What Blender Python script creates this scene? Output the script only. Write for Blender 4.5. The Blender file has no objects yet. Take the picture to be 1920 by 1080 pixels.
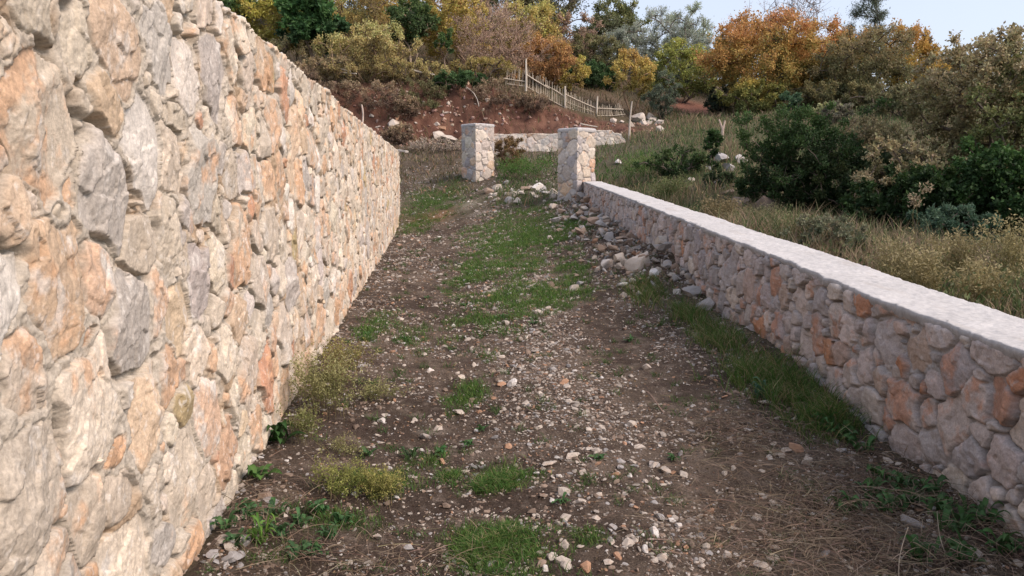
import bpy, math, random
import numpy as np
from mathutils import Vector

# ------------------------------------------------------------------ camera, light, exposure
scene = bpy.context.scene
R = math.radians
CAM_H, PITCH, FPX = 1.5, R(8.41), 1387.0
cam_d = bpy.data.cameras.new('camera')
cam_d.sensor_width = 36.0
cam_d.lens = FPX / 1920 * 36.0
cam_d.clip_start, cam_d.clip_end = 0.05, 1000
cam = bpy.data.objects.new('camera', cam_d)
scene.collection.objects.link(cam)
cam.location = (0, 0, CAM_H)
cam.rotation_euler = (R(90) - PITCH, 0, 0)
scene.camera = cam

SUN_EL, SUN_AZ = R(42), R(117)          # azimuth clockwise from +Y: low glow from behind, on the right
sd = Vector((math.sin(SUN_AZ) * math.cos(SUN_EL), math.cos(SUN_AZ) * math.cos(SUN_EL), math.sin(SUN_EL)))
sun_d = bpy.data.lights.new('sun', 'SUN')
sun_d.energy, sun_d.angle, sun_d.color = 2.2, R(26), (1.0, 0.84, 0.73)
sun = bpy.data.objects.new('sun', sun_d)
scene.collection.objects.link(sun)
sun.rotation_euler = sd.to_track_quat('Z', 'Y').to_euler()

world = bpy.data.worlds.new('World')
scene.world = world
world.use_nodes = True
wn = world.node_tree
sky = wn.nodes.new('ShaderNodeTexSky')
sky.sky_type = 'NISHITA'
sky.sun_disc = False
sky.sun_elevation = SUN_EL
sky.sun_rotation = SUN_AZ
sky.air_density, sky.dust_density, sky.ozone_density = 1.0, 3.0, 1.5
veil = wn.nodes.new('ShaderNodeMix')              # thin even high cloud whitening the whole sky
veil.data_type = 'RGBA'
veil.inputs['Factor'].default_value = 0.62
veil.inputs['B'].default_value = (3.55, 3.70, 4.25, 1)
wn.links.new(sky.outputs[0], veil.inputs['A'])
wn.links.new(veil.outputs['Result'], wn.nodes['Background'].inputs[0])
wn.nodes['Background'].inputs[1].default_value = 0.15
scene.view_settings.view_transform = 'Standard'
scene.view_settings.look = 'None'
scene.view_settings.exposure = 0.76
scene.view_settings.gamma = 1.0

# ------------------------------------------------------------------ helpers
COL = scene.collection
cP, sP = math.cos(PITCH), math.sin(PITCH)


def W(px, py, Y):
    """point of the place seen at photo pixel (px, py) at distance Y"""
    a = (px - 960) / FPX
    b = -(py - 540) / FPX
    d = np.array([a, cP + b * sP, -sP + b * cP])
    return np.array([0, 0, CAM_H]) + d * (Y / d[1])


def hsh(ix, iy, iz, seed):
    with np.errstate(over='ignore'):
        n = (ix.astype(np.uint32) * np.uint32(374761393) + iy.astype(np.uint32) * np.uint32(668265263)
             + iz.astype(np.uint32) * np.uint32(2147483647) + np.uint32(seed * 1013904223 % 4294967296))
        n = (n ^ (n >> np.uint32(13))) * np.uint32(1274126177)
        n = n ^ (n >> np.uint32(16))
        n = n * np.uint32(2246822519)
        n = n ^ (n >> np.uint32(15))
    return n.astype(np.float64) / 4294967295.0


def vnoise(x, y, z=None, seed=0):
    x = np.asarray(x, float); y = np.asarray(y, float)
    two = z is None
    fx, fy = np.floor(x), np.floor(y)
    tx, ty = x - fx, y - fy
    ix, iy = fx.astype(np.int64), fy.astype(np.int64)
    sx, sy = tx * tx * (3 - 2 * tx), ty * ty * (3 - 2 * ty)

    def layer(iz):
        a = hsh(ix, iy, iz, seed); b = hsh(ix + 1, iy, iz, seed)
        c = hsh(ix, iy + 1, iz, seed); d = hsh(ix + 1, iy + 1, iz, seed)
        return (a + (b - a) * sx) * (1 - sy) + (c + (d - c) * sx) * sy
    if two:
        return layer(np.zeros_like(ix)) * 2 - 1
    z = np.asarray(z, float)
    fz = np.floor(z); tz = z - fz; sz = tz * tz * (3 - 2 * tz); iz = fz.astype(np.int64)
    return (layer(iz) * (1 - sz) + layer(iz + 1) * sz) * 2 - 1


def fbm(x, y, z=None, oct=4, seed=0, gain=0.5):
    x = np.asarray(x, float); y = np.asarray(y, float)
    t = np.zeros(np.broadcast(x, y).shape); a = 1.0; s = 0.0
    for o in range(oct):
        c, sn = math.cos(0.6 * o + .3), math.sin(0.6 * o + .3)
        t = t + a * vnoise(x * c - y * sn + 17.3 * o, x * sn + y * c + 5.1 * o, None if z is None else z + 3.7 * o, seed + o)
        s += a; a *= gain; x = x * 2.03; y = y * 2.03
        if z is not None:
            z = z * 2.03
    return t / s


def sstep(a, b, x):
    t = np.clip((x - a) / (b - a), 0, 1)
    return t * t * (3 - 2 * t)


def mix(a, b, t):
    return a + (b - a) * t


def mesh(name, V, faces, mat, parent=None, col=None, smooth=False, link=True):
    """faces: list of int arrays (n,3) or (n,4); col: per vertex rgb"""
    me = bpy.data.meshes.new(name)
    V = np.ascontiguousarray(V, dtype=np.float32)
    me.vertices.add(len(V))
    me.vertices.foreach_set('co', V.ravel())
    faces = [np.asarray(f, np.int32) for f in faces if len(f)]
    li = np.concatenate([f.ravel() for f in faces])
    tot = np.concatenate([np.full(len(f), f.shape[1], np.int32) for f in faces])
    st = np.concatenate([[0], np.cumsum(tot)[:-1]]).astype(np.int32)
    me.loops.add(len(li)); me.loops.foreach_set('vertex_index', li)
    me.polygons.add(len(tot))
    me.polygons.foreach_set('loop_start', st)
    me.polygons.foreach_set('loop_total', tot)
    me.polygons.foreach_set('use_smooth', np.full(len(tot), bool(smooth)))
    if col is not None:
        at = me.attributes.new('Col', 'FLOAT_COLOR', 'POINT')
        c4 = np.ones((len(V), 4), np.float32)
        c4[:, :3] = np.clip(col, 0, 1)
        at.data.foreach_set('color', c4.ravel())
    me.materials.append(mat)
    me.update(calc_edges=True)
    me.validate()
    if not link:
        return me
    o = bpy.data.objects.new(name, me)
    COL.objects.link(o)
    if parent is not None:
        o.parent = parent
    return o


def tag(o, label=None, cat=None, group=None, kind=None):
    if label: o['label'] = label
    if cat: o['category'] = cat
    if group: o['group'] = group
    if kind: o['kind'] = kind
    return o


def empty(name, loc=(0, 0, 0), rz=0.0):
    o = bpy.data.objects.new(name, None)
    COL.objects.link(o)
    o.location = loc
    o.rotation_euler = (0, 0, rz)
    return o


class Geo:
    """collects pieces of one mesh"""
    def __init__(s):
        s.V, s.C, s.Q, s.T, s.n = [], [], [], [], 0

    def add(s, V, Q=None, T=None, col=(.5, .5, .5)):
        V = np.asarray(V, float).reshape(-1, 3)
        s.V.append(V)
        c = np.asarray(col, float)
        s.C.append(np.broadcast_to(c, V.shape) if c.ndim == 1 else c)
        if Q is not None and len(Q): s.Q.append(np.asarray(Q) + s.n)
        if T is not None and len(T): s.T.append(np.asarray(T) + s.n)
        s.n += len(V)

    def build(s, name, mat, parent=None, smooth=False, origin=(0, 0, 0), link=True):
        f = []
        if s.Q: f.append(np.concatenate(s.Q))
        if s.T: f.append(np.concatenate(s.T))
        return mesh(name, np.concatenate(s.V) - np.asarray(origin, float), f, mat, parent, np.concatenate(s.C), smooth, link)


def grid_faces(nu, nv, wrap=False):
    """vertex index = i*nv + j; i over u"""
    iu = np.arange(nu if wrap else nu - 1)[:, None]
    jv = np.arange(nv - 1)[None, :]
    i2 = (iu + 1) % nu
    a = iu * nv + jv; b = i2 * nv + jv
    return np.stack([a, b, b + 1, a + 1], -1).reshape(-1, 4)


# ------------------------------------------------------------------ materials
def make_mat(name, rough=0.9, fine=120.0, fine_amt=0.25, bump=0.3, bump_scale=150.0, trans=0.0, bdist=0.004, spec=0.3, second=None):
    m = bpy.data.materials.new(name)
    m.use_nodes = True
    nt = m.node_tree
    N, L = nt.nodes, nt.links
    b = N['Principled BSDF']
    b.inputs['Roughness'].default_value = rough
    b.inputs['Specular IOR Level'].default_value = spec
    at = N.new('ShaderNodeAttribute'); at.attribute_name = 'Col'
    src = at.outputs['Color']
    tc = N.new('ShaderNodeTexCoord')
    if fine_amt > 0:
        nz = N.new('ShaderNodeTexNoise')
        nz.inputs['Scale'].default_value = fine
        nz.inputs['Detail'].default_value = 5
        nz.inputs['Roughness'].default_value = 0.65
        L.new(tc.outputs['Object'], nz.inputs['Vector'])
        mr = N.new('ShaderNodeMapRange')
        mr.inputs['From Min'].default_value = .28; mr.inputs['From Max'].default_value = .72
        mr.inputs['To Min'].default_value = 1 - fine_amt; mr.inputs['To Max'].default_value = 1 + fine_amt
        L.new(nz.outputs['Fac'], mr.inputs['Value'])
        mul = N.new('ShaderNodeVectorMath'); mul.operation = 'SCALE'
        L.new(src, mul.inputs[0]); L.new(mr.outputs[0], mul.inputs['Scale'])
        src = mul.outputs[0]
    L.new(src, b.inputs['Base Color'])
    if bump > 0:
        n2 = N.new('ShaderNodeTexNoise')
        n2.inputs['Scale'].default_value = bump_scale
        n2.inputs['Detail'].default_value = 6
        n2.inputs['Roughness'].default_value = 0.7
        L.new(tc.outputs['Object'], n2.inputs['Vector'])
        bp = N.new('ShaderNodeBump')
        bp.inputs['Strength'].default_value = bump
        bp.inputs['Distance'].default_value = bdist
        L.new(n2.outputs['Fac'], bp.inputs['Height'])
        L.new(bp.outputs[0], b.inputs['Normal'])
    if trans > 0:
        t = N.new('ShaderNodeBsdfTranslucent')
        L.new(src, t.inputs['Color'])
        mx = N.new('ShaderNodeMixShader'); mx.inputs[0].default_value = trans
        L.new(b.outputs[0], mx.inputs[1]); L.new(t.outputs[0], mx.inputs[2])
        L.new(mx.outputs[0], N['Material Output'].inputs['Surface'])
    return m


M_WALL = make_mat('rubble masonry', .92, 120, .24, .6, 130, bdist=.006)
M_CONC = make_mat('rough cement', .95, 45, .10, .6, 90, bdist=.008)
M_SOIL = make_mat('earth', .97, 90, .62, 1.0, 75, bdist=.022, spec=.15)
M_ROCK = make_mat('loose limestone', .9, 40, .25, .5, 70, bdist=.008)
M_LEAF = make_mat('leaves', .65, 3, .12, 0, trans=.30, spec=.25)
M_GRASS = make_mat('grass blades', .7, 5, .10, 0, trans=.25, spec=.2)
M_BARK = make_mat('bark', .95, 40, .25, .5, 40)
M_WOOD = make_mat('weathered wood', .9, 30, .25, .4, 60)

# ------------------------------------------------------------------ terrain
XL = lambda y: -0.95 - 0.109 * y          # foot of the tall wall
XR = lambda y: 2.10 - 0.011 * y           # foot of the low wall
ZTOP = lambda y: np.interp(y, [-3, 1.0, 3.0, 4, 5.5, 6.5, 14.4, 22], [.78, .79, .81, .83, .90, .94, 1.245, 1.5])
WH = .79

pts = []
for y in (-4, 0, 2, 4, 7, 10, 13, 16, 19, 21.5): pts.append((XL(y) + .05, y, 0.0 if y < 18 else .03 * (y - 18)))
for y in (-3, 0, 2, 4, 7, 10, 13, 16, 18.5): pts.append((XR(y) - .05, y, float(ZTOP(y)) - WH))
for y in (-2, 2, 5, 8, 12, 16): pts.append((.2 - .03 * y, y, .4 * (float(ZTOP(y)) - WH) - .03))
for q in [(1045, 375, 20), (895, 334, 26), (865, 334, 26), (850, 390, 22), (820, 360, 25), (790, 335, 28), (770, 300, 31), (800, 270, 34),
          (850, 255, 36), (980, 345, 24), (1200, 290, 24), (1170, 272, 29), (1050, 285, 30), (960, 285, 30), (1400, 440, 10), (1700, 545, 6.5), (1900, 610, 5),
          (1300, 365, 17), (1490, 410, 14), (1800, 480, 11), (1330, 330, 19), (1450, 285, 24), (1350, 238, 30), (1550, 228, 32), (1500, 214, 36),
          (1700, 222, 33), (1900, 300, 25), (1900, 450, 14), (1300, 212, 45), (1300, 190, 50), (1450, 195, 45), (1600, 195, 45), (1750, 180, 50), (1900, 170, 55), (1800, 190, 70),
          (860, 250, 36), (1000, 246, 36), (1160, 238, 37), (700, 262, 35), (780, 258, 35.3), (620, 250, 34.5), (500, 240, 34), (930, 249, 36), (1080, 243, 36.4),
          (680, 172, 37.3), (760, 170, 37.3), (850, 168, 37.3), (960, 184, 37.8), (1050, 204, 38.3), (1120, 220, 39.3), (1180, 224, 40), (900, 172, 37.4), (600, 170, 36.8), (500, 165, 36),
          (1000, 140, 45), (800, 115, 45), (620, 130, 43), (480, 110, 43), (900, 50, 60), (1100, 130, 52), (1250, 155, 58), (1200, 150, 75), (1350, 185, 75), (1000, 40, 80), (700, 20, 70), (400, 0, 60), (1500, 190, 70)]:
    pts.append(tuple(W(*q)))
pts += [(-6, 8, .2), (-8, 18, .8), (-9, 26, 2.2), (-12, 32, 4.2), (-8, 0, 0), (-20, 10, 1), (-25, 30, 5), (-40, 45, 10), (0, -8, -.1), (6, -6, -.1), (-8, -12, -.1), (4.2, 2, .3), (7, 4, .25), (9, 9, .35),
        (15, 4, .2), (20, 14, 1.0), (28, 26, 3.2), (45, 40, 7), (20, -20, 0), (-20, -20, 0), (60, 10, 2), (-60, 10, 5), (0, 120, 20), (60, 110, 11), (-70, 100, 26), (110, 60, 8), (0, -120, 0), (120, -60, 0), (-120, -60, 2), (-130, 60, 20), (0, 170, 26), (90, 150, 13), (-90, 150, 30)]
PTS = np.array(pts)
_d = np.sqrt(((PTS[:, None, :2] - PTS[None, :, :2]) ** 2).sum(-1))
_n = len(PTS)
_A = np.zeros((_n + 3, _n + 3))
_A[:_n, :_n] = -_d + np.eye(_n) * .02
_A[:_n, _n] = 1; _A[:_n, _n + 1:] = PTS[:, :2]
_A[_n, :_n] = 1; _A[_n + 1:, :_n] = PTS[:, :2].T
_w = np.linalg.solve(_A, np.concatenate([PTS[:, 2], [0, 0, 0]]))


def base_z(x, y):
    x = np.asarray(x, float).ravel(); y = np.asarray(y, float).ravel()
    out = np.empty(len(x))
    for i in range(0, len(x), 40000):
        a, b = x[i:i + 40000], y[i:i + 40000]
        d = np.sqrt((a[:, None] - PTS[None, :, 0]) ** 2 + (b[:, None] - PTS[None, :, 1]) ** 2)
        out[i:i + 40000] = -d @ _w[:_n] + _w[_n] + _w[_n + 1] * a + _w[_n + 2] * b
    return out


def on_track(x, y):
    s = (x - XL(y)) / (XR(y) - XL(y))
    return s, sstep(-.02, .02, s) * (1 - sstep(.98, 1.02, s)) * (1 - sstep(19, 24, y))


def heap(x, y):
    """rubble banked against the foot of the low wall"""
    dx = XR(y) - x
    prof = sstep(1.25, .05, dx) * (dx > -.3)
    return prof * sstep(7.0, 9.5, y) * (1 - sstep(18, 20.5, y)) * (.20 + .08 * fbm(x * 2, y * 2, seed=71, oct=2))


def bank_mask(x, y):
    px = 960 + FPX * x / np.maximum(y, 1)
    return sstep(34.5, 35.6, y) * (1 - sstep(37.6, 39.2, y)) * sstep(560, 660, px) * (1 - sstep(1120, 1230, px))


def ground_z(x, y):
    x = np.asarray(x, float).ravel(); y = np.asarray(y, float).ravel()
    z = base_z(x, y)
    s, tr = on_track(x, y)
    r = np.hypot(x, y)
    z += heap(x, y)
    z += tr * (-.035 * np.exp(-((s - .28) / .12) ** 2) - .045 * np.exp(-((s - .70) / .12) ** 2) + .02 * np.exp(-((s - .48) / .1) ** 2))
    z += .05 * np.exp(-np.clip(s * 3.5, 0, 9) * 3) * tr + .02 * np.exp(-np.clip((1 - s) * 3.5, 0, 9) * 2.6) * tr * (1 - sstep(7, 10, y))
    near = 1 - sstep(12, 30, r)
    z += near * (.018 * fbm(x * 4, y * 4, seed=3, oct=4, gain=.6) + .014 * fbm(x * 20, y * 20, seed=9, oct=4, gain=.6))
    z += (1 - near) * .12 * fbm(x * .8, y * .8, seed=5, oct=4)
    bm = bank_mask(x, y)
    z += bm * (.34 * fbm(x * 1.6, y * .5, seed=13, oct=5, gain=.62) + .20 * fbm(x * 5, y * 4, seed=14, oct=4, gain=.6))
    return z


def gz(x, y):
    return float(ground_z([x], [y])[0])


def ground_at(px, py, near=1.5, far=75):
    """where the view ray through a photo pixel meets the ground"""
    a = (px - 960) / FPX; b = -(py - 540) / FPX
    d = np.array([a, cP + b * sP, -sP + b * cP]); d = d / d[1]
    t = np.exp(np.linspace(math.log(near), math.log(far), 500))
    g = ground_z(d[0] * t, t)
    k = np.nonzero(CAM_H + d[2] * t < g)[0]
    i = k[0] if len(k) else len(t) - 1
    return np.array([d[0] * t[i], t[i], g[i]])


def patch(x, y, spots):
    m = np.zeros_like(x)
    for (cx, cy, rx, ry) in spots:
        m = np.maximum(m, np.exp(-(((x - cx) / rx) ** 2 + ((y - cy) / ry) ** 2) * 1.2))
    return m


def gpx(px, py, rx, ry):
    g = ground_at(px, py)
    return (g[0], g[1], rx, ry)


# grass patches named by where they grow
LAWN = [gpx(925, 1030, .24, .28), gpx(940, 905, .20, .22), gpx(700, 905, .2, .15), gpx(960, 560, .35, 2.2), gpx(950, 470, .8, 4.0), gpx(890, 500, .3, 2.5),
        gpx(980, 430, 1.2, 3), gpx(805, 375, 1.0, 2.2), gpx(840, 360, .9, 2), gpx(1000, 455, .9, 2.5), gpx(640, 990, .3, .2), gpx(530, 1040, .2, .14), gpx(820, 870, .12, .12),
        gpx(880, 740, .14, .5), gpx(770, 640, .2, .5), gpx(1100, 1010, .07, .06), gpx(700, 620, .2, .8), gpx(780, 420, .5, 2.0), gpx(1090, 420, .5, 2.0), gpx(1070, 520, .3, 1.5), gpx(900, 610, .3, .8), gpx(1020, 560, .3, 1.2)]
VERGE = [gpx(1215, 550, .14, .35), gpx(1345, 640, .12, .35), gpx(1420, 705, .13, .22), gpx(1545, 800, .12, .15), gpx(1475, 745, .14, .2), gpx(1290, 595, .10, .25)]
LUSH = [gpx(985, 335, 1.4, 1.5), gpx(1130, 325, 1.2, 1.6), gpx(1220, 310, 1.6, 2.2), gpx(960, 325, 1.0, 1.2)]
STRAW = [gpx(1560, 900, .45, .35), gpx(1480, 1010, .42, .3), gpx(1650, 960, .4, .35), gpx(1700, 1060, .5, .25), gpx(1400, 820, .3, .3), gpx(620, 1060, .4, .15), gpx(480, 960, .25, .3)]


def lawn_density(x, y):
    m = patch(x, y, LAWN)
    n = fbm(x * 5, y * 5, seed=31, oct=3) + .5 * fbm(x * 1.3, y * 1.3, seed=33, oct=2)
    return np.clip(m * 1.1 + n * .95 - .28, 0, 1) * (m > .08)


# ------------------------------------------------------------------ setting: ground
def build_ground():
    rr = np.concatenate([[.05, .3, .7], np.exp(np.linspace(math.log(1.2), math.log(45), 640)), np.exp(np.linspace(math.log(46), math.log(260), 60))])
    fine = np.linspace(R(-46), R(46), 560)
    rest = np.linspace(R(46), R(314), 70)[1:-1]
    th = np.concatenate([fine, rest])
    T, Rr = np.meshgrid(th, rr, indexing='ij')
    x, y = (Rr * np.sin(T)).ravel(), (Rr * np.cos(T)).ravel()
    z = ground_z(x, y)
    s, tr = on_track(x, y)
    n1 = fbm(x * .9, y * .9, seed=21, oct=4); n2 = fbm(x * 6, y * 6, seed=22, oct=4); n3 = fbm(x * 25, y * 25, seed=23, oct=3)
    px = 960 + FPX * x / np.maximum(y, 1)

    def c(r, g, b): return np.array([r, g, b])[None, :]
    soil = mix(c(.064, .046, .035), c(.134, .101, .077), sstep(-.5, .6, n1 + .6 * n2)[:, None])
    soil = mix(soil, c(.21, .165, .135), (sstep(.15, .6, n3 + .3 * n2) * .55)[:, None])
    soil = mix(soil, c(.062, .042, .034), (sstep(.1, .6, -n3 - .4 * n2) * .7)[:, None])
    # pale crushed-stone smears and one red sandy heap in the left rut
    pale = patch(x, y, [gpx(800, 812, .14, .07), gpx(900, 400, .4, .5), gpx(880, 385, .5, .6)])
    soil = mix(soil, c(.42, .36, .30), (np.clip(pale + n2 * .5 - .25, 0, 1) * .8)[:, None])
    red = patch(x, y, [gpx(820, 405, .55, .9), gpx(800, 412, .5, .8)])
    soil = mix(soil, c(.30, .15, .085), np.clip(red * 1.2 + n2 * .3 - .2, 0, 1)[:, None])
    meadow = mix(c(.10, .085, .05), c(.065, .07, .03), sstep(-.4, .5, n1 + .5 * n2)[:, None])
    far = mix(c(.11, .08, .055), c(.07, .06, .035), sstep(-.4, .5, n1)[:, None])
    col = mix(meadow, far, sstep(28, 42, y)[:, None])
    behind = sstep(21, 25, y) * sstep(-8, -1, -x) * (1 - sstep(33, 36, y))
    t_soil = np.clip(tr + behind * .8 + (1 - sstep(.0, 3, y)) * (np.abs(x) < 3) + .0, 0, 1)
    col = mix(col, soil, t_soil[:, None])
    g = np.clip(lawn_density(x, y) * .75, 0, 1)
    col = mix(col, c(.05, .075, .022), g[:, None])
    earth = mix(c(.095, .045, .032), c(.160, .084, .058), sstep(-.5, .5, fbm(x * 2, y * 2 + z * 3, seed=41, oct=4))[:, None])
    earth = mix(earth, c(.085, .037, .026), (sstep(.1, .5, fbm(x * 4, z * 3, seed=43, oct=3)) * .8)[:, None])
    bm = np.clip(bank_mask(x, y) * 1.3, 0, 1) * (1 - sstep(-.0, .9, z - np.interp(px, [560, 850, 960, 1050, 1120, 1230], [5.9, 6.1, 5.7, 5.2, 4.75, 4.6])))
    toe = sstep(33, 34.5, y) * (1 - sstep(36, 37, y)) * sstep(700, 800, px) * (1 - sstep(1250, 1330, px))
    col = mix(col, earth, np.clip(bm + toe * .6, 0, 1)[:, None])
    plot = patch(x, y, [(W(1300, 205, 46)[0], 46.5, 1.7, 4)])
    col = mix(col, c(.25, .12, .085), np.clip(plot * 2 - .5, 0, 1)[:, None])
    V = np.stack([x, y, z], 1)
    nT, nR = len(th), len(rr)
    F = grid_faces(nT, nR, wrap=True)[:, ::-1]
    cen = np.array([[0, 0, gz(0, 0)]])
    V = np.concatenate([V, cen]); col = np.concatenate([col, col[:1]])
    i = np.arange(nT)
    fan = np.stack([np.full(nT, len(V) - 1), ((i + 1) % nT) * nR, i * nR], 1)
    o = mesh('ground', V, [F, fan], M_SOIL, col=col, smooth=True)
    tag(o, kind='structure')


build_ground()


# ------------------------------------------------------------------ masonry
def stone_seeds(u0, u1, v0, v1, radii, seed, gap=.82):
    rng = np.random.default_rng(seed)
    cell = max(r for r, _, _ in radii) * 2.2
    gridd = {}
    S = []
    for (r0, tries, jit) in radii:
        n = int(tries * (u1 - u0) * (v1 - v0))
        uu = rng.uniform(u0, u1, n); vv = rng.uniform(v0, v1, n); rs = r0 * rng.uniform(1 - jit, 1 + jit, n)
        for a, b, r in zip(uu, vv, rs):
            ci, cj = int(a // cell), int(b // cell)
            ok = True
            for i in (ci - 1, ci, ci + 1):
                for j in (cj - 1, cj, cj + 1):
                    for (p, q, w) in gridd.get((i, j), ()):
                        m = gap * (r + w)
                        if abs(p - a) < m and abs(q - b) < m and (p - a) ** 2 + (q - b) ** 2 < m * m:
                            ok = False; break
                    if not ok: break
                if not ok: break
            if ok:
                gridd.setdefault((ci, cj), []).append((a, b, r)); S.append((a, b, r))
    return np.array(S)


def cleave(u, v, size, sid, tilt, off, seed):
    """broken-face relief: small cells, each its own slanted plane"""
    x = u / size + sid * 7.31; y = v / size + sid * 3.17
    ix, iy = np.floor(x).astype(np.int64), np.floor(y).astype(np.int64)
    best = np.full(len(u), 1e9); h = np.zeros(len(u))
    z0 = np.zeros_like(ix)
    for a in (-1, 0, 1):
        for b in (-1, 0, 1):
            jx, jy = ix + a, iy + b
            dx = x - (jx + hsh(jx, jy, z0, seed)); dy = y - (jy + hsh(jx, jy, z0 + 1, seed))
            d = np.abs(dx) + np.abs(dy) * .8 + .4 * np.abs(dx - dy)
            m = d < best
            hh = (dx * (hsh(jx, jy, z0 + 2, seed) - .5) + dy * (hsh(jx, jy, z0 + 3, seed) - .5)) * 2 * tilt * size + (hsh(jx, jy, z0 + 4, seed) - .5) * 2 * off
            h = np.where(m, hh, h); best = np.where(m, d, best)
    return h


def stone_field(U, V, st, wrap=None):
    """relief and colour of a rubble face at points (U, V); st is a style dict"""
    rng = np.random.default_rng(st['seed'])
    S = st['S']
    n = len(S)
    ang = rng.normal(0, .5, n) + rng.integers(0, 2, n) * 0
    asp = np.exp(rng.normal(st.get('asp', 0.0), .22, n))
    base = rng.uniform(*st['prot'], n)
    tilt = rng.normal(0, st['tilt'], (n, 2))
    ew = rng.uniform(*st['edge'], n)
    K = 6
    fa = rng.uniform(0, 2 * np.pi, (n, K)); frho = rng.uniform(.35, 1.05, (n, K)); fsl = rng.uniform(.12, st['facet'], (n, K))
    pal = np.array(st['pal']); pw = np.array(st['pw'], float); pw /= pw.sum()
    pid = rng.choice(len(pal), n, p=pw)
    scol = pal[pid] * rng.uniform(.85, 1.13, (n, 1)) * (1 + rng.normal(0, .010, (n, 3)))
    rust = np.where(rng.random(n) < st['rust'], rng.uniform(.35, 1.0, n), rng.uniform(0, .3, n))
    N = len(U)
    h = np.empty(N); C = np.empty((N, 3))
    order = np.argsort(U, kind='stable')
    w1 = .014 * st.get('warp', 1)
    CH = 12000
    for k in range(0, N, CH):
        ix = order[k:k + CH]
        u, v = U[ix], V[ix]
        wu = u + w1 * fbm(u * 5, v * 3.6, seed=101, oct=3) + .004 * fbm(u * 16, v * 11, seed=103, oct=2)
        wv = v + w1 * fbm(u * 5 + 40, v * 3.6, seed=102, oct=3) + .004 * fbm(u * 16 + 9, v * 14, seed=104, oct=2)
        sel = np.nonzero((S[:, 0] > u.min() - .8) & (S[:, 0] < u.max() + .8))[0]
        sel2 = sel
        du0 = wu[:, None] - S[None, sel2, 0]; dv0 = wv[:, None] - S[None, sel2, 1]
        ca, sa = np.cos(ang[sel2]), np.sin(ang[sel2])
        a = np.abs((du0 * ca + dv0 * sa) * np.sqrt(asp[sel2])); b = np.abs((-du0 * sa + dv0 * ca) / np.sqrt(asp[sel2]))
        p = st.get('pw_norm', 7.0)
        f = (a ** p + b ** p) ** (1 / p) - S[None, sel2, 2]
        i1 = f.argmin(1); rows = np.arange(len(u))
        f1 = f[rows, i1]
        f[rows, i1] = 1e9
        f2 = f.min(1)
        e = (f2 - f1) * .5
        sid = sel2[i1]
        du = wu - S[sid, 0]; dv = wv - S[sid, 1]
        r = S[sid, 2]
        jn = st['joint'] * (1 + st.get('smear', 1.6) * fbm(u * 3.1, v * 3.1, seed=110, oct=3)) + .0025 * fbm(u * 30, v * 18, seed=113, oct=2)
        mask = np.minimum(e - np.maximum(jn, .002), st['fill'] * r - f1 + .010 * fbm(u * 14, v * 14, seed=111, oct=2))
        hs = tilt[sid, 0] * du + tilt[sid, 1] * dv + .25 * r * 0
        for j in range(K):
            pl = fsl[sid, j] * (frho[sid, j] * r - (np.cos(fa[sid, j]) * du + np.sin(fa[sid, j]) * dv))
            hs = np.minimum(hs, pl)
        hs = np.maximum(hs, -.05)
        chip = np.abs(fbm(u * 11 + sid * 1.9, v * 6.5, seed=122, oct=3, gain=.55))
        rough = .012 * (chip - .25) + .007 * fbm(u * 26, v * 14, seed=120, oct=4, gain=.65) - .010 * np.abs(fbm(u * 44, v * 26, seed=125, oct=4, gain=.65))
        cu = u + .005 * fbm(u * 20, v * 14, seed=181, oct=2); cv = v + .005 * fbm(u * 20 + 5, v * 14, seed=182, oct=2)
        hs = hs + .55 * cleave(cu, cv, .105, sid, .20, .006, 7) + .40 * cleave(cu, cv, .036, sid, .22, .0022, 8)
        t = np.clip(mask / ew[sid], 0, 1)
        prof = 1 - (1 - t) ** 2
        hst = st['sink'] + (base[sid] - st['sink'] + hs + rough * st['rough']) * prof
        mn = fbm(u * 30, v * 30, seed=130, oct=5, gain=.65)
        mlow = fbm(u * 6, v * 6, seed=135, oct=3)
        hm = st['mort'] + .014 * mn + .012 * mlow
        crack = sstep(-.034, -.004, mask) * sstep(-.12, .22, fbm(u * 4.5 + 7, v * 4.5, seed=138, oct=3))
        hm = hm - crack * st['crack']
        hole = sstep(.40, .52, fbm(u * 2.3 + 3, v * 2.3, seed=139, oct=2)) * sstep(-.002, -.02, mask)
        hm = hm - hole * .07
        inn = mask > 0
        h[ix] = np.where(inn, np.maximum(hst, st['sink']), np.minimum(hm, st['mort'] + .03))
        # colour
        c = scol[sid].copy()
        q1 = fbm(u * 7 + sid * 3.3, v * 5 + sid * 1.7, seed=140, oct=5, gain=.6)
        q2 = fbm(u * 26, v * 20, seed=145, oct=4, gain=.65)
        q3 = fbm(u * 75, v * 75, seed=148, oct=3)
        q0 = fbm(u * 2.6, v * 1.7, seed=141, oct=4, gain=.6)
        rm = sstep(.08, .50, .7 * q1 + .8 * q0 + .35 * q2 + (rust[sid] - .45) * .9)
        c = mix(c, np.array(st['rustc'])[None] * (1 + .25 * q2[:, None]), (rm * .72)[:, None])
        lm = sstep(.22, .55, fbm(u * 10 + 50, v * 8, seed=150, oct=5, gain=.65))
        c = mix(c, np.array(st['lime'])[None], (lm * st['limeamt'])[:, None])
        fleck = sstep(.25, .55, fbm(u * 48, v * 34, seed=152, oct=4, gain=.7))
        c = mix(c, np.array(st['lime'])[None] * 1.12, (fleck * .55)[:, None])
        c = c * (1 + .26 * q2 + .16 * q3)[:, None]
        mcol = np.array(st['mortc'])[None] * (1 + .22 * mn + .18 * q3)[:, None]
        och = sstep(.0, .45, fbm(u * 3.7 + 11, v * 3.7, seed=155, oct=4, gain=.6)) * st.get('ochre', .0)
        mcol = mix(mcol, np.array([.33, .215, .12])[None] * (1 + .25 * mn)[:, None], och[:, None])
        edge = sstep(-.004, .010, mask + .006 * q2)
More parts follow.
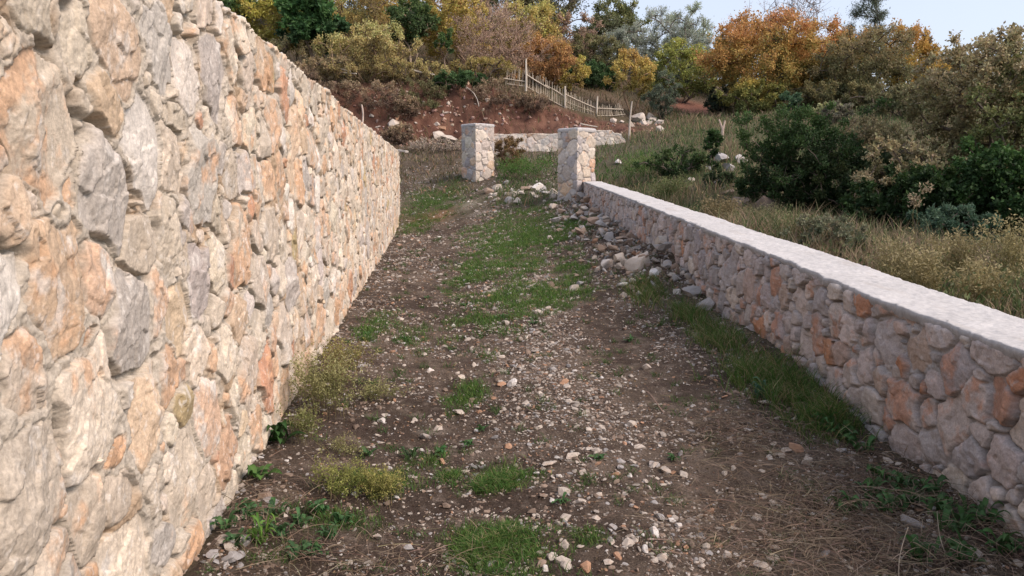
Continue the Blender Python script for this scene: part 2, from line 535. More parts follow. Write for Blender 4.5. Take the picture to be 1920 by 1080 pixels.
        C[ix] = mix(mcol, c, edge[:, None])
    return h, C


LIME_PAL = [(.51, .435, .35), (.43, .385, .345), (.55, .47, .375), (.53, .405, .29), (.44, .25, .16), (.38, .30, .17), (.57, .52, .46)]
STYLE_L = dict(seed=5, prot=(-.005, .017), tilt=.10, edge=(.004, .011), facet=.32, pal=LIME_PAL, pw=[30, 13, 24, 18, 4, 1.2, 10], rust=.42,
               rustc=(.48, .285, .165), lime=(.59, .555, .51), limeamt=.65, joint=.010, fill=.15, sink=-.015, rough=.6, mort=-.002, mortc=(.425, .375, .31), crack=.045, ochre=.7)
MAUVE_PAL = [(.42, .36, .34), (.35, .315, .31), (.46, .395, .365), (.40, .305, .26), (.42, .215, .13), (.49, .42, .37)]
STYLE_R = dict(seed=8, prot=(-.006, .024), tilt=.11, edge=(.004, .011), facet=.26, pal=MAUVE_PAL, pw=[32, 20, 24, 12, 3, 9], rust=.24,
               rustc=(.39, .185, .105), lime=(.42, .38, .36), limeamt=.4, joint=.0045, fill=.40, sink=-.026, rough=.8, mort=-.014, mortc=(.33, .31, .305), crack=.055, warp=1.0)


def long_wall(name, A, B, n_out, top_z, foot_z, thick, segs, style, seeds, top_noise, parent=None):
    """one closed skin: face, top, back. segs = [(positions along A->B, rows up the face, rows over the top)],
    finer where the wall is near; neighbouring stretches are zipped together"""
    A = np.array(A, float); B = np.array(B, float)
    d = (B - A) / np.linalg.norm(B - A)
    n_out = np.array(n_out, float)
    style = dict(style); style['S'] = seeds
    VV, CC, QQ, TT = [], [], [], []
    base = 0; prev = None; ends = []
    for si, (us, nv, nt) in enumerate(segs):
        vs = np.linspace(0, 1, nv); ts = np.linspace(0, 1, nt + 1)[1:]; bs = np.linspace(1, 0, 12)[1:]
        par = np.concatenate([vs, 1 + ts, 2 + (1 - bs)])
        nU = len(us); K = nv + nt + len(bs)
        tz = top_z(us); fz = foot_z(us)
        zz = np.empty((nU, K)); off = np.zeros((nU, K)); vv = np.empty((nU, K))
        zz[:, :nv] = fz[:, None] + (tz - fz)[:, None] * vs[None]
        off[:, nv:nv + nt] = ts[None] * thick; zz[:, nv:nv + nt] = tz[:, None]
        off[:, nv + nt:] = thick; zz[:, nv + nt:] = fz[:, None] + (tz - fz)[:, None] * bs[None]
        vv[:, :nv] = zz[:, :nv]
        vv[:, nv:nv + nt] = tz[:, None] + ts[None] * thick
        vv[:, nv + nt:] = tz[:, None] + thick + (tz[:, None] - zz[:, nv + nt:])
        pt = A[None] + d[None] * us[:, None]
        P = np.stack([pt[:, 0:1] - n_out[0] * off, pt[:, 1:2] - n_out[1] * off, zz], -1)
        Nn = np.empty((nU, K, 3))
        Nn[:, :nv] = (n_out[0], n_out[1], 0); Nn[:, nv:nv + nt] = (0, 0, 1); Nn[:, nv + nt:] = (-n_out[0], -n_out[1], 0)
        Nn[:, nv - 1] = (np.array([n_out[0], n_out[1], 0]) + (0, 0, 1)) / math.sqrt(2)
        h, C = stone_field(np.repeat(us, K), vv.ravel(), style)
        h = h.reshape(nU, K); C = C.reshape(nU, K, 3)
        if top_noise > 0:
            h[:, :nv] *= (1 - .75 * sstep(.955, .99, vs))[None]
            uq = np.repeat(us[:, None], nt + 3, 1); tq = vv[:, nv - 3:nv + nt]
            h[:, nv - 3:nv + nt] = h[:, nv - 3:nv + nt] * .5 + top_noise * fbm(uq * 4, tq * 4, seed=160, oct=5, gain=.65) + top_noise * .5 * fbm(uq * 30, tq * 30, seed=161, oct=3)
            C[:, nv:nv + nt] = np.array([.50, .47, .43]) * (1 + .18 * fbm(uq * 20, tq * 20, seed=163, oct=4))[:, 3:, None]
        P = P + Nn * h[:, :, None]
        VV.append(P.reshape(-1, 3)); CC.append(C.reshape(-1, 3)); QQ.append(grid_faces(nU, K) + base)
        col0 = base + np.arange(K); col1 = base + (nU - 1) * K + np.arange(K)
        if prev is not None:
            pc, pp = prev
            i = j = 0
            while i < len(pc) - 1 or j < K - 1:
                if j == K - 1 or (i < len(pc) - 1 and pp[i + 1] <= par[j + 1]):
                    TT.append([pc[i], col0[j], pc[i + 1]]); i += 1
                else:
                    TT.append([pc[i], col0[j], col0[j + 1]]); j += 1
        for (cc_, last) in ((col0, False), (col1, True)):
            if (si == 0 and not last) or (si == len(segs) - 1 and last):
                a_ = cc_[:nv]; b_ = cc_[nv + nt - 1:][:12]
                bi = np.linspace(0, 11, nv).round().astype(int)[::-1]
                for j in range(nv - 1):
                    b1, b2 = b_[bi[j]], b_[bi[j + 1]]
                    for t in [[a_[j], a_[j + 1], b2]] + ([[a_[j], b2, b1]] if b1 != b2 else []):
                        TT.append(t if last else t[::-1])
                for j in range(nt - 1):
                    t = [cc_[nv - 1], cc_[nv + j], cc_[nv + j + 1]]
                    TT.append(t if last else t[::-1])
        prev = (col1, par)
        base += nU * K
    return mesh(name, np.concatenate(VV), [np.concatenate(QQ), np.array(TT)], M_WALL, parent, np.concatenate(CC), smooth=True)


def log_us(y0, y1, off, cap=.035, k=.75):
    us = [y0]
    while us[-1] < y1:
        y = us[-1]
        us.append(y + min(cap, max(.0042, k * (y * y + off * off) / (off * 740))))
    us[-1] = y1
    return np.array(us)


def build_tall_wall():
    y0, y1 = .15, 23.0
    A = (XL(y0), y0); B = (XL(y1), y1)
    k = math.hypot(.109, 1)
    n = (1 / k, .109 / k)
    L = (y1 - y0) * k
    lin = lambda a_, b_, st_: (np.linspace(a_, b_, int((b_ - a_) / st_) + 1) - y0) * k
    segs = [(lin(y0, 1.2, .02), 200, 30), (lin(1.2, 4.2, .0038), 520, 40), (lin(4.2, 9.5, .0068), 330, 24), (lin(9.5, y1, .013), 190, 12)]
    seeds = stone_seeds(-.5, L + .5, -.5, 3.4, [(.165, 50, .22), (.12, 180, .22), (.085, 350, .25), (.048, 350, .25)], 78, gap=.86)
    wob = lambda u: .03 * fbm(u * .35, u * 0, seed=61, oct=2) + .016 * fbm(u * 2.2, u * 0 + 2, seed=62, oct=5, gain=.65)
    o = long_wall('stone_wall', A, B, n, lambda u: 2.30 + wob(u), lambda u: np.full_like(u, -.25), .42, segs, STYLE_L, seeds, .03)
    tag(o, 'tall rubble stone wall of pale, grey and rusty stones along the left side of the track', 'wall')


def build_low_wall():
    root = empty('stone_wall', (XR(10), 10, .2))
    y0, y1 = .4, 19.75
    A = np.array((XR(y0), y0)); B = np.array((XR(y1), y1))
    n = (-1.0, -.011)
    us = log_us(y0, y1, 2.0, cap=.015, k=.8) - y0
    L = us[-1]
    top = lambda u: ZTOP(u + y0) - .035
    foot = lambda u: ZTOP(u + y0) - WH - .30
    seeds = stone_seeds(-.5, L + .5, -.6, 2.6, [(.125, 40, .2), (.095, 160, .2), (.068, 400, .25), (.042, 250, .25)], 92, gap=.80)
    o = long_wall('masonry', A, B, n, top, foot, .42, [(us, 190, 6)], STYLE_R, seeds, 0)
    # cement coping laid over the top, ragged at both lips
    sec = [(.006, -.046), (-.004, -.030), (-.009, -.014), (-.007, .001)] + [(t, .004) for t in np.linspace(.0, .44, 46)] + [(.462, -.003), (.470, -.02), (.466, -.045), (.45, -.07)]
    sec = np.array(sec)
    uu = us
    K = len(sec)
    Ug = np.repeat(uu[:, None], K, 1); Sg = np.repeat(sec[None, :, 0], len(uu), 0); Zg = np.repeat(sec[None, :, 1], len(uu), 0)
    lip = np.zeros(K); lip[:6] = 1; lip[-5:] = 1; lip[5] = lip[-6] = .5
    w = .022 * fbm(Ug * 5, Sg * 3, seed=171, oct=5, gain=.62) + .008 * fbm(Ug * 40, Sg * 40, seed=172, oct=3)
    isl = np.zeros(K); isl[:7] = -1; isl[-6:] = 1
    w_edge = (.030 * fbm(Ug * 3.2, Ug * 0 + np.sign(Sg - .2) * 5, seed=176, oct=5, gain=.62)) * np.abs(isl)[None]
    Sg = Sg + lip[None] * w * np.where(Sg < .2, -1, 1) + w_edge
    hang = np.zeros(K); hang[:3] = [1, .7, .3]; hang[-3:] = [.3, .7, 1]
    Zg = Zg + .010 * fbm(Ug * 3, Sg * 3, seed=173, oct=4, gain=.6) + .006 * fbm(Ug * 26, Sg * 26, seed=174, oct=4, gain=.65)
    Zg = Zg - hang[None] * np.maximum(0, .03 * fbm(Ug * 6, Ug * 0 + 3, seed=175, oct=4))
    # one shrinkage crack across the top
    cr = np.abs(Ug + y0 - 5.9 - .35 * (Sg - .2) - .05 * fbm(Sg * 12, Ug * 0, seed=178, oct=3))
    Zg = Zg - .010 * np.exp(-(cr / .012) ** 2) * (np.abs(Sg - .22) < .23)
    X = A[0] - n[0] * Sg + (B - A)[0] / L * Ug
    Y = A[1] + Ug
    Z = ZTOP(Ug + y0) + Zg
    V = np.stack([X, Y, Z], -1).reshape(-1, 3)
    q = fbm(Ug * 6, Sg * 6, seed=181, oct=5); q2 = fbm(Ug * 50, Sg * 50, seed=182, oct=3)
    c = np.array([.475, .455, .44])[None, None] * (1 + .13 * q + .16 * q2)[:, :, None]
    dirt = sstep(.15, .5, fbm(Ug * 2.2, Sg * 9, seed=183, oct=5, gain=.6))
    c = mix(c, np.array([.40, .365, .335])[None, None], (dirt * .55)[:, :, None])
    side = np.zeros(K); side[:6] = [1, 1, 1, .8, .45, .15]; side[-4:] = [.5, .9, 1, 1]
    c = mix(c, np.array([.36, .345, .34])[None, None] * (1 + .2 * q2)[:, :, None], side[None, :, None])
    F = grid_faces(len(uu), K)
    i0 = np.arange(K - 2) + 1
    capA = np.stack([np.zeros(K - 2, int), i0, i0 + 1], 1); capB = (capA + (len(uu) - 1) * K)[:, ::-1]
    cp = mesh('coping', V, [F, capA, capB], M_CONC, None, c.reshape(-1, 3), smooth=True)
    for ob in (o, cp):
        ob.parent = root
        ob.location = -root.location
    tag(root, 'low mauve grey stone wall with a white cement top along the right side of the track', 'wall')


def pillar(cx, cy, zb, w, hgt, alpha, seed, label, cap_col=(.42, .40, .39), style=None, axis_rot=None):
    root = empty('gate_pillar', (cx, cy, zb), 0)
    sd_ = .3
    per = 4 * w
    nu, nv = 220, 130
    us = np.arange(nu) / nu * per
    st = dict(style or STYLE_P); st['seed'] = seed
    S = stone_seeds(0, per, -.4, hgt + .1, [(.19, 200, .15), (.14, 400, .2), (.08, 600, .25), (.05, 500, .2)], seed, gap=.86)
    S = np.concatenate([S, S[S[:, 0] < .8] + [per, 0, 0], S[S[:, 0] > per - .8] - [per, 0, 0]])
    st['S'] = S
    vs = np.linspace(-sd_, hgt, nv)
    U, Vv = np.meshgrid(us, vs, indexing='ij')
    h, C = stone_field(U.ravel(), Vv.ravel(), st)
    h = h.reshape(nu, nv) ; C = C.reshape(nu, nv, 3)
    # perimeter with slightly rounded corners
    side = (us // w).astype(int) % 4; f = us / w - us // w
    cs = np.array([[-.5, -.5], [.5, -.5], [.5, .5], [-.5, .5]]) * w
    p0 = cs[side]; p1 = cs[(side + 1) % 4]
    P2 = p0 + (p1 - p0) * f[:, None]
    nn = np.array([[0, -1], [1, 0], [0, 1], [-1, 0]], float)
    n2 = nn[side].copy()
    near0 = np.clip(1 - f * w / .03, 0, 1)[:, None] * .5; near1 = np.clip(1 - (1 - f) * w / .03, 0, 1)[:, None] * .5
    n2 = n2 * (1 - near0 - near1) + nn[(side - 1) % 4] * near0 + nn[(side + 1) % 4] * near1
    ca, sa = math.cos(alpha), math.sin(alpha)
    rot = np.array([[ca, -sa], [sa, ca]])
    P2 = P2 @ rot.T; n2 = n2 @ rot.T
    V = np.empty((nu, nv, 3))
    V[:, :, :2] = P2[:, None] + n2[:, None] * h[:, :, None]
    V[:, :, 2] = vs[None] + np.where(vs[None] > hgt - .01, .0, 0)
    o = mesh('masonry', V.reshape(-1, 3), [grid_faces(nu, nv, wrap=True)], M_WALL, root, C.reshape(-1, 3), smooth=True)
    # cement cap: thin, uneven
    g = Geo()
    m = 40
    ring = []
    for k, (s_, z_) in enumerate([(1.0, -.07), (1.035, -.045), (1.03, -.0), (.97, .028), (.7, .04), (.35, .045), (.02, .045)]):
        pp = P2 * s_
        u4 = us * 3
        wz = .012 * fbm(pp[:, 0] * 9, pp[:, 1] * 9, seed=seed + 3, oct=4)
        edge = 1 + (.018 * fbm(u4 * 2, u4 * 0 + k * .4, seed=seed + 5, oct=4) if k < 4 else 0)
        ring.append(np.stack([pp[:, 0] * edge, pp[:, 1] * edge, hgt + z_ + wz - (.03 * np.maximum(0, fbm(u4 * 2.5, u4 * 0, seed=seed + 8, oct=3)) if k == 0 else 0)], 1))
    Vc = np.stack(ring, 1)
    qn = fbm(Vc[:, :, 0] * 20, Vc[:, :, 1] * 20, seed=seed, oct=3)
    cc = np.array(cap_col)[None, None] * (1 + .15 * qn)[:, :, None]
    mesh('cap', Vc.reshape(-1, 3), [grid_faces(nu, len(ring), wrap=True)], M_CONC, root, cc.reshape(-1, 3), smooth=True)
    tag(root, label, 'pillar', 'gate pillars')
    return root


PIL_PAL = [(.46, .40, .35), (.37, .34, .33), (.53, .45, .37), (.56, .42, .30), (.50, .30, .19), (.58, .51, .43)]
STYLE_P = dict(seed=3, prot=(-.004, .024), tilt=.08, edge=(.005, .016), facet=.35, pal=PIL_PAL, pw=[24, 16, 22, 12, 4, 16], rust=.2,
               rustc=(.50, .28, .17), lime=(.55, .5, .46), limeamt=.3, joint=.004, fill=.30, sink=-.028, rough=.7, mort=-.018, mortc=(.40, .37, .35), crack=.03, warp=.7)


def build_back_wall():
    a = W(915, 250, 30.5); b = W(1172, 246, 30.5)
    y0 = 30.5
    A = (a[0], y0 + .3); B = (b[0], y0 - .2)
    d = np.array(B) - np.array(A); L = np.linalg.norm(d); d /= L
    n = (d[1], -d[0])
    us = np.linspace(0, L, 260)
    tz = lambda u: np.interp(u / L, [0, .3, .72, .74, .90, .915, .97, .975, 1], [3.30, 3.30, 3.32, 3.42, 3.42, 3.32, 3.28, 3.14, 3.06]) + .02 * fbm(u * 3, u * 0, seed=64, oct=3)
    ft = lambda u: np.full_like(u, 2.1)
    seeds = stone_seeds(-.5, L + .5, 1.6, 4.6, [(.19, 60, .2), (.13, 160, .2), (.08, 300, .25)], 55, gap=.84)
    st = dict(STYLE_L); st.update(pal=[(.60, .52, .45), (.66, .58, .5), (.56, .45, .37), (.52, .48, .44)], pw=[3, 3, 2, 1], rust=.15, limeamt=.6, lime=(.70, .64, .58), seed=12, mortc=(.58, .53, .48), prot=(0, .008), facet=.2, sink=-.010, crack=.012, rough=.3, mort=-.004)
    o = long_wall('garden_wall', A, B, n, tz, ft, .45, [(us, 70, 12)], st, seeds, .02)
    tag(o, 'low cream stone wall with a stepped broken end, behind the gate pillars', 'wall')


build_tall_wall()
build_low_wall()
pillar(1.72, 20.0, .86, .70, 1.92, R(42) - R(90) + R(0), 21, 'near right gate pillar where the low white topped wall ends', axis_rot=None)
pillar(-1.18, 26.0, 1.42, .80, 1.90, R(40) - R(90), 34, 'free standing gate pillar further back, with grass round its foot')
build_back_wall()

# ------------------------------------------------------------------ loose stones
_ico = {}


def ico(sub):
    if sub in _ico: return _ico[sub]
    import bmesh
    bm = bmesh.new()
    bmesh.ops.create_icosphere(bm, subdivisions=sub, radius=1.0)
    V = np.array([v.co[:] for v in bm.verts]); F = np.array([[v.index for v in f.verts] for f in bm.faces])
    bm.free()
    _ico[sub] = (V, F)
    return V, F


def rock_shape(seed, sub=3, cuts=16, flat=.7):
    rng = np.random.default_rng(seed)
    V, F = ico(sub)
    V = V.copy()
    for _ in range(cuts):
        n = rng.normal(size=3); n /= np.linalg.norm(n)
        d = rng.uniform(.38, .82)
        k = V @ n
        V = V - np.maximum(k - d, 0)[:, None] * n
    V = V * (1 + .14 * fbm(V[:, 0] * 2.6 + seed, V[:, 1] * 2.2, V[:, 2] * 2.2, oct=4, seed=seed))[:, None]
    V = V * np.array([rng.uniform(.8, 1.25), rng.uniform(.65, 1.0), flat * rng.uniform(.75, 1.1)])
    V = V / np.abs(V[:, :2]).max()
    return V, F


STONE_COL = {'pale': (.46, .40, .345), 'grey': (.34, .32, .31), 'rusty': (.40, .235, .15), 'brown': (.27, .20, .155), 'white': (.60, .565, .53)}
STONE_MESH = {}
for ci, (cn, cc) in enumerate(STONE_COL.items()):
    for k in range(7):
        V_, F_ = rock_shape(100 + k * 7 + ci * 31)
        q_ = fbm(V_[:, 0] * 2.5, V_[:, 1] * 2.5, V_[:, 2] * 2.5, oct=4, seed=k)
        c_ = mix(np.array(cc)[None] * (1 + .25 * q_)[:, None], np.array([.42, .29, .2])[None], (sstep(.1, .5, fbm(V_[:, 0] * 1.5 + 9, V_[:, 1] * 1.5, V_[:, 2] * 1.5, oct=3, seed=k + 40)) * .4)[:, None])
        STONE_MESH[cn, k] = mesh('loose_stone', V_, [F_], M_ROCK, col=c_, smooth=False, link=False)
RS = np.random.default_rng(2024)


def stone(x, y, r, colour, label, group=None, lift=.15, name='loose_stone', z=None, flat=1.0):
    o = bpy.data.objects.new(name, STONE_MESH[colour, int(RS.integers(7))])
    COL.objects.link(o)
    zz = gz(x, y) if z is None else z
    o.location = (x, y, zz + r * lift)
    o.rotation_euler = (RS.normal(0, .25), RS.normal(0, .25), RS.uniform(0, 6.28))
    o.scale = (r, r * RS.uniform(.8, 1.1), r * RS.uniform(.85, 1.1) * flat)
    return tag(o, label, 'stone', group)


def pick(ws):
    k = list(ws)
    p = np.array([ws[a] for a in k], float)
    return k[RS.choice(len(k), p=p / p.sum())]


def build_stones():
    # single stones one can point at
    one = [
        (952, 838, .050, 'rusty', 'rounded orange stone lying alone on bare soil in the middle of the track'),
        (708, 1010, .050, 'pale', 'pale stone on dry straw between the feathery weeds and the front grass patch'),
        (917, 1024, .028, 'pale', 'small pale stone lying on the front grass patch'),
        (1488, 846, .075, 'rusty', 'pink and white stone beside the verge grass below the low wall'),
        (1576, 848, .055, 'grey', 'grey stone standing upright beside the pink and white stone'),
        (1515, 868, .060, 'pale', 'flat pale stone half buried just below the pink and white stone'),
        (1708, 985, .080, 'grey', 'blue grey angular stone among the green weeds at the front right corner'),
        (1830, 1045, .055, 'pale', 'rounded pale stone at the foot of the low wall in the front right corner'),
        (1250, 885, .055, 'pale', 'flat pale slab stone in the right wheel rut'),
        (1228, 1005, .050, 'white', 'large white stone in the front gravel on the right'),
        (1210, 905, .03, 'pale', 'small pale stone below the flat slab in the right rut'),
        (1100, 1068, .05, 'rusty', 'blunt reddish stone at the bottom edge beside the front grass patch'),
        (1452, 1050, .05, 'pale', 'pale stone between gravel and the dry straw heap'),
        (960, 722, .075, 'white', 'white stone at the centre of the little stone cluster in the track'),
        (938, 722, .06, 'rusty', 'reddish stone next to the white one in the track centre cluster'),
        (862, 712, .07, 'pale', 'pale flat stone left of the track centre cluster'),
        (1225, 520, .15, 'white', 'pale pink oblong boulder lying in front of the rubble heap'),
        (1200, 500, .26, 'pale', 'broad flat pale slab at the near end of the rubble heap'),
        (1308, 552, .16, 'grey', 'big grey block leaning on the foot of the low wall'),
        (1330, 577, .13, 'grey', 'grey block just in front of the big leaning one by the low wall'),
        (1268, 527, .12, 'grey', 'blue grey block between the pale boulder and the low wall'),
        (1270, 550, .075, 'white', 'smooth white stone beside the dark grass tuft at the low wall'),
        (1188, 527, .07, 'white', 'white egg shaped stone left of the dark grass tuft'),
        (1168, 537, .08, 'white', 'white stone just left of the egg shaped one'),
        (1170, 555, .09, 'pale', 'pale flat stone in front of the white egg shaped one'),
        (1010, 358, .30, 'white', 'large pale pointed boulder between the two gate pillars'),
        (1075, 545, .09, 'pale', 'domed pale stone on grass at the right of the green strip'),
        (845, 268, .55, 'pale', 'biggest pale boulder at the foot of the red bank'),
        (822, 258, .45, 'pale', 'pale boulder left of the biggest one under the red bank'),
        (872, 262, .40, 'rusty', 'reddish boulder half hidden behind the far gate pillar'),
        (738, 243, .42, 'pale', 'pale boulder showing just over the end of the tall wall'),
        (768, 250, .22, 'pale', 'small pale boulder beside the one over the tall wall end'),
        (1300, 317, .34, 'grey', 'mauve grey boulder with pale base in the meadow, left of the ruined wall'),
        (1297, 337, .15, 'pale', 'small cream stone under the mauve boulder in the meadow'),
        (1327, 348, .22, 'grey', 'wedge shaped grey stone in the meadow ruin'),
        (1344, 352, .24, 'grey', 'tall dark grey stone beside the wedge shaped one in the meadow'),
        (1366, 363, .20, 'brown', 'ochre brown stone at the right foot of the meadow ruin'),
        (1352, 302, .32, 'grey', 'long flat grey stone on top of the meadow ruin'),
        (1368, 318, .24, 'grey', 'light grey tilted block in the meadow ruin, under the flat one'),
        (1388, 303, .22, 'grey', 'grey block at the right end of the meadow ruin'),
        (1332, 318, .17, 'grey', 'small grey block left in the meadow ruin'),
        (1430, 398, .42, 'brown', 'brown boulder in the shade under the dark evergreen bush'),
        (1392, 390, .30, 'brown', 'smaller brown boulder left under the dark evergreen bush'),
        (1605, 300, .22, 'grey', 'pale grey stone on the bank between evergreen bush and brown tree'),
        (1622, 302, .18, 'white', 'whitish stone right beside the grey one on the meadow bank'),
        (1590, 262, .2, 'pale', 'lone cream stone in the meadow grass above the evergreen bush'),
        (1160, 307, .16, 'white', 'white stone in the grass just right of the near gate pillar'),
        (1195, 227, .45, 'pale', 'orange pink boulder right of the leaning pole by the picket fence'),
    ]
    for (px, py, r, c, lab) in one:
        if py > 600: r *= .68
        elif 1150 < px < 1345 and py > 480: r *= .78
        p = ground_at(px, py + 2)
        x, y = p[0], p[1]
        if 1180 < px < 1345 and 480 < py < 600: x = min(x, XR(y) - r * .75)
        stone(x, y, r, c, lab, lift=.25)
    if True: pass
    sizes = lambda r, a: 'large' if r > a else 'small'
    # rubble heaped against the low wall
    for k in range(96):
        y = 8.6 + 10.9 * RS.random() ** .9
        dx = abs(RS.normal(0, .42)) + .06
        if dx > 1.35: dx = RS.uniform(.1, .6)
        r = float(np.clip(RS.lognormal(-2.5, .36), .05, .16))
        c = pick({'pale': 3, 'grey': 4, 'brown': 4})
        up = max(0, .20 - dx * .2) * RS.random()
        stone(XR(y) - dx, y, r, c, f"{sizes(r, .10)} {c} stone in the rubble heap against the foot of the low wall", f"{sizes(r, .10)} {c} rubble stones by the low wall", z=gz(XR(y) - dx, y) + up, lift=.3)
    # rubble in the gateway
    for k in range(33):
        px = RS.uniform(915, 1045); py = RS.normal(362 + (px - 980) * .05, 9)
        p = ground_at(px, max(py, 338))
        r = float(np.clip(RS.lognormal(-2.1, .4), .06, .24))
        c = pick({'pale': 5, 'grey': 1, 'brown': 1})
        stone(p[0], p[1], r, c, f"{sizes(r, .13)} {c} stone in the rubble lying between the gate pillars", f"{sizes(r, .13)} {c} rubble stones in the gateway", lift=.2)
    # stones bedded in the track
    for k in range(62):
        px, py = RS.uniform(640, 1480), RS.uniform(560, 1070)
        if RS.random() < .5: px = RS.normal(1010, 120)
        if py > 850 and px < 1000: px = RS.uniform(1020, 1480)
        p = ground_at(px, py)
        s_ = (p[0] - XL(p[1])) / (XR(p[1]) - XL(p[1]))
        if not .06 < s_ < .93: continue
        r = float(np.clip(RS.lognormal(-3.5, .3), .018, .05) * (p[1] / 4.5) ** .3)
        c = pick({'pale': 5, 'white': 2, 'rusty': 1, 'grey': 1})
        w = 'front' if py > 820 else 'middle'
        stone(p[0], p[1], r, c, f"fist sized {c} stone bedded in the {w} stretch of the stony track", f"{c} stones in the {w} of the track", lift=.12)
    for k in range(48):
        px, py = RS.uniform(1020, 1490), RS.uniform(840, 1078)
        p = ground_at(px, py)
        c = pick({'pale': 5, 'white': 1, 'grey': 1})
        stone(p[0], p[1], float(np.clip(RS.lognormal(-3.75, .28), .015, .042)), c, f"egg sized {c} stone in the front gravel on the right of the grass patch", f"{c} stones in the front gravel", lift=.12, flat=.8)
    # stones left along the foot of the tall wall
    for k in range(16):
        px = RS.uniform(380, 500); py = RS.uniform(930, 1070)
        p = ground_at(px, py)
        if p[0] < XL(p[1]) + .06: p[0] = XL(p[1]) + RS.uniform(.06, .2)
        c = pick({'pale': 3, 'grey': 2, 'brown': 1})
        stone(p[0], p[1], float(RS.uniform(.02, .05)), c, f"small {c} stone among weeds at the near foot of the tall wall", f"small {c} stones at the tall wall foot", lift=.2)
    # pale stones sticking out of the red bank
    for k in range(32):
        px = RS.uniform(690, 960); py = RS.uniform(188, 243)
        if px > 880: py = RS.uniform(180, 215)
        p = ground_at(px, py, near=28)
        r = float(np.clip(RS.lognormal(-2.0, .35), .08, .24))
        c = pick({'pale': 5, 'rusty': 2})
        stone(p[0], p[1], r, c, f"{c} stone sticking out of the red earth bank", f"{c} stones in the red bank", lift=.0)
    for k in range(12):
        px = RS.uniform(1140, 1260); py = RS.uniform(222, 245)
        p = ground_at(px, py, near=30)
        stone(p[0], p[1], float(RS.uniform(.15, .35)), 'pale', 'pale pink stone in the spoil heap at the lower end of the picket fence', 'pale stones below the fence end')


build_stones()


def rotmats(rng, n):
    q = rng.normal(size=(n, 4)); q /= np.linalg.norm(q, axis=1)[:, None]
    w, x, y, z = q.T
    return np.stack([np.stack([1 - 2 * (y * y + z * z), 2 * (x * y - z * w), 2 * (x * z + y * w)], -1),
                     np.stack([2 * (x * y + z * w), 1 - 2 * (x * x + z * z), 2 * (y * z - x * w)], -1),
                     np.stack([2 * (x * z - y * w), 2 * (y * z + x * w), 1 - 2 * (x * x + y * y)], -1)], 1)


def build_gravel():
    rng = np.random.default_rng(4)
    g = Geo()
    # candidates spread evenly over what the view shows of the ground
    n = 125000
    y = np.exp(rng.uniform(math.log(2.3), math.log(30), n))
    s = rng.uniform(-.02, 1.02, n)
    s = np.where(rng.random(n) < .14, rng.normal(.52, .12, n), s)
    x = XL(y) + s * (XR(y) - XL(y))
    n1 = fbm(x * 1.8, y * 1.8, seed=51, oct=3) + .5 * fbm(x * 6, y * 6, seed=52, oct=2)
    fr = patch(x, y, [gpx(1230, 980, .6, .5), gpx(1100, 900, .3, .3), gpx(1000, 700, .35, 1.2), gpx(1010, 620, .5, 1.0), gpx(1150, 400, 1.0, 3), gpx(1350, 900, .25, .4)])
    rut = np.exp(-((s - .72) / .07) ** 2) * .5 + np.exp(-((s - .26) / .07) ** 2) * .3
    keep = rng.random(n) < np.clip(.50 + .8 * n1 + .35 * fr - rut * .7, .05, 1)
    x, y, s = x[keep], y[keep], s[keep]
    n = len(x)
    r = np.clip(rng.lognormal(-5.10, .66, n), .0024, .036) * np.clip((y / 4.5) ** .5, .8, 2.3)
    z = ground_z(x, y)
    cols = np.array([STONE_COL[k] for k in ('pale', 'grey', 'rusty', 'brown', 'white')])
    ci = rng.choice(5, n, p=[.44, .13, .07, .32, .04])
    C = cols[ci] * rng.uniform(.5, .98, (n, 1))
    Rm = rotmats(rng, n)
    for v in range(8):
        V, F = rock_shape(500 + v, sub=1 if v < 5 else 2, cuts=13, flat=.55)
        sel = np.nonzero((rng.integers(0, 5, n) * 0 + np.arange(n) % 8) == v)[0]
        P = np.einsum('nij,kj->nki', Rm[sel], V) * np.stack([r[sel], r[sel], r[sel] * .62], 1)[:, None, :]
        P = P + np.stack([x[sel], y[sel], z[sel] + r[sel] * .06], 1)[:, None, :]
        k = len(V)
        g.add(P.reshape(-1, 3), T=(F[None] + (np.arange(len(sel)) * k)[:, None, None]).reshape(-1, 3), col=np.repeat(C[sel], k, 0))
    n = 900
    y = rng.uniform(8.0, 20, n); x = XR(y) - np.abs(rng.normal(0, .5, n)) - .03
    r = np.clip(rng.lognormal(-3.3, .4, n), .018, .075); z = ground_z(x, y)
    Rm = rotmats(rng, n); V, F = rock_shape(777, sub=2, cuts=12, flat=.7)
    P = np.einsum('nij,kj->nki', Rm, V) * r[:, None, None] + np.stack([x, y, z + r * .3], 1)[:, None]
    C = cols[rng.choice(5, n, p=[.3, .25, .05, .38, .02])] * rng.uniform(.6, 1.0, (n, 1))
    g.add(P.reshape(-1, 3), T=(F[None] + (np.arange(n) * len(V))[:, None, None]).reshape(-1, 3), col=np.repeat(C, len(V), 0))
    o = g.build('gravel', M_ROCK)
    tag(o, kind='stuff')


build_gravel()


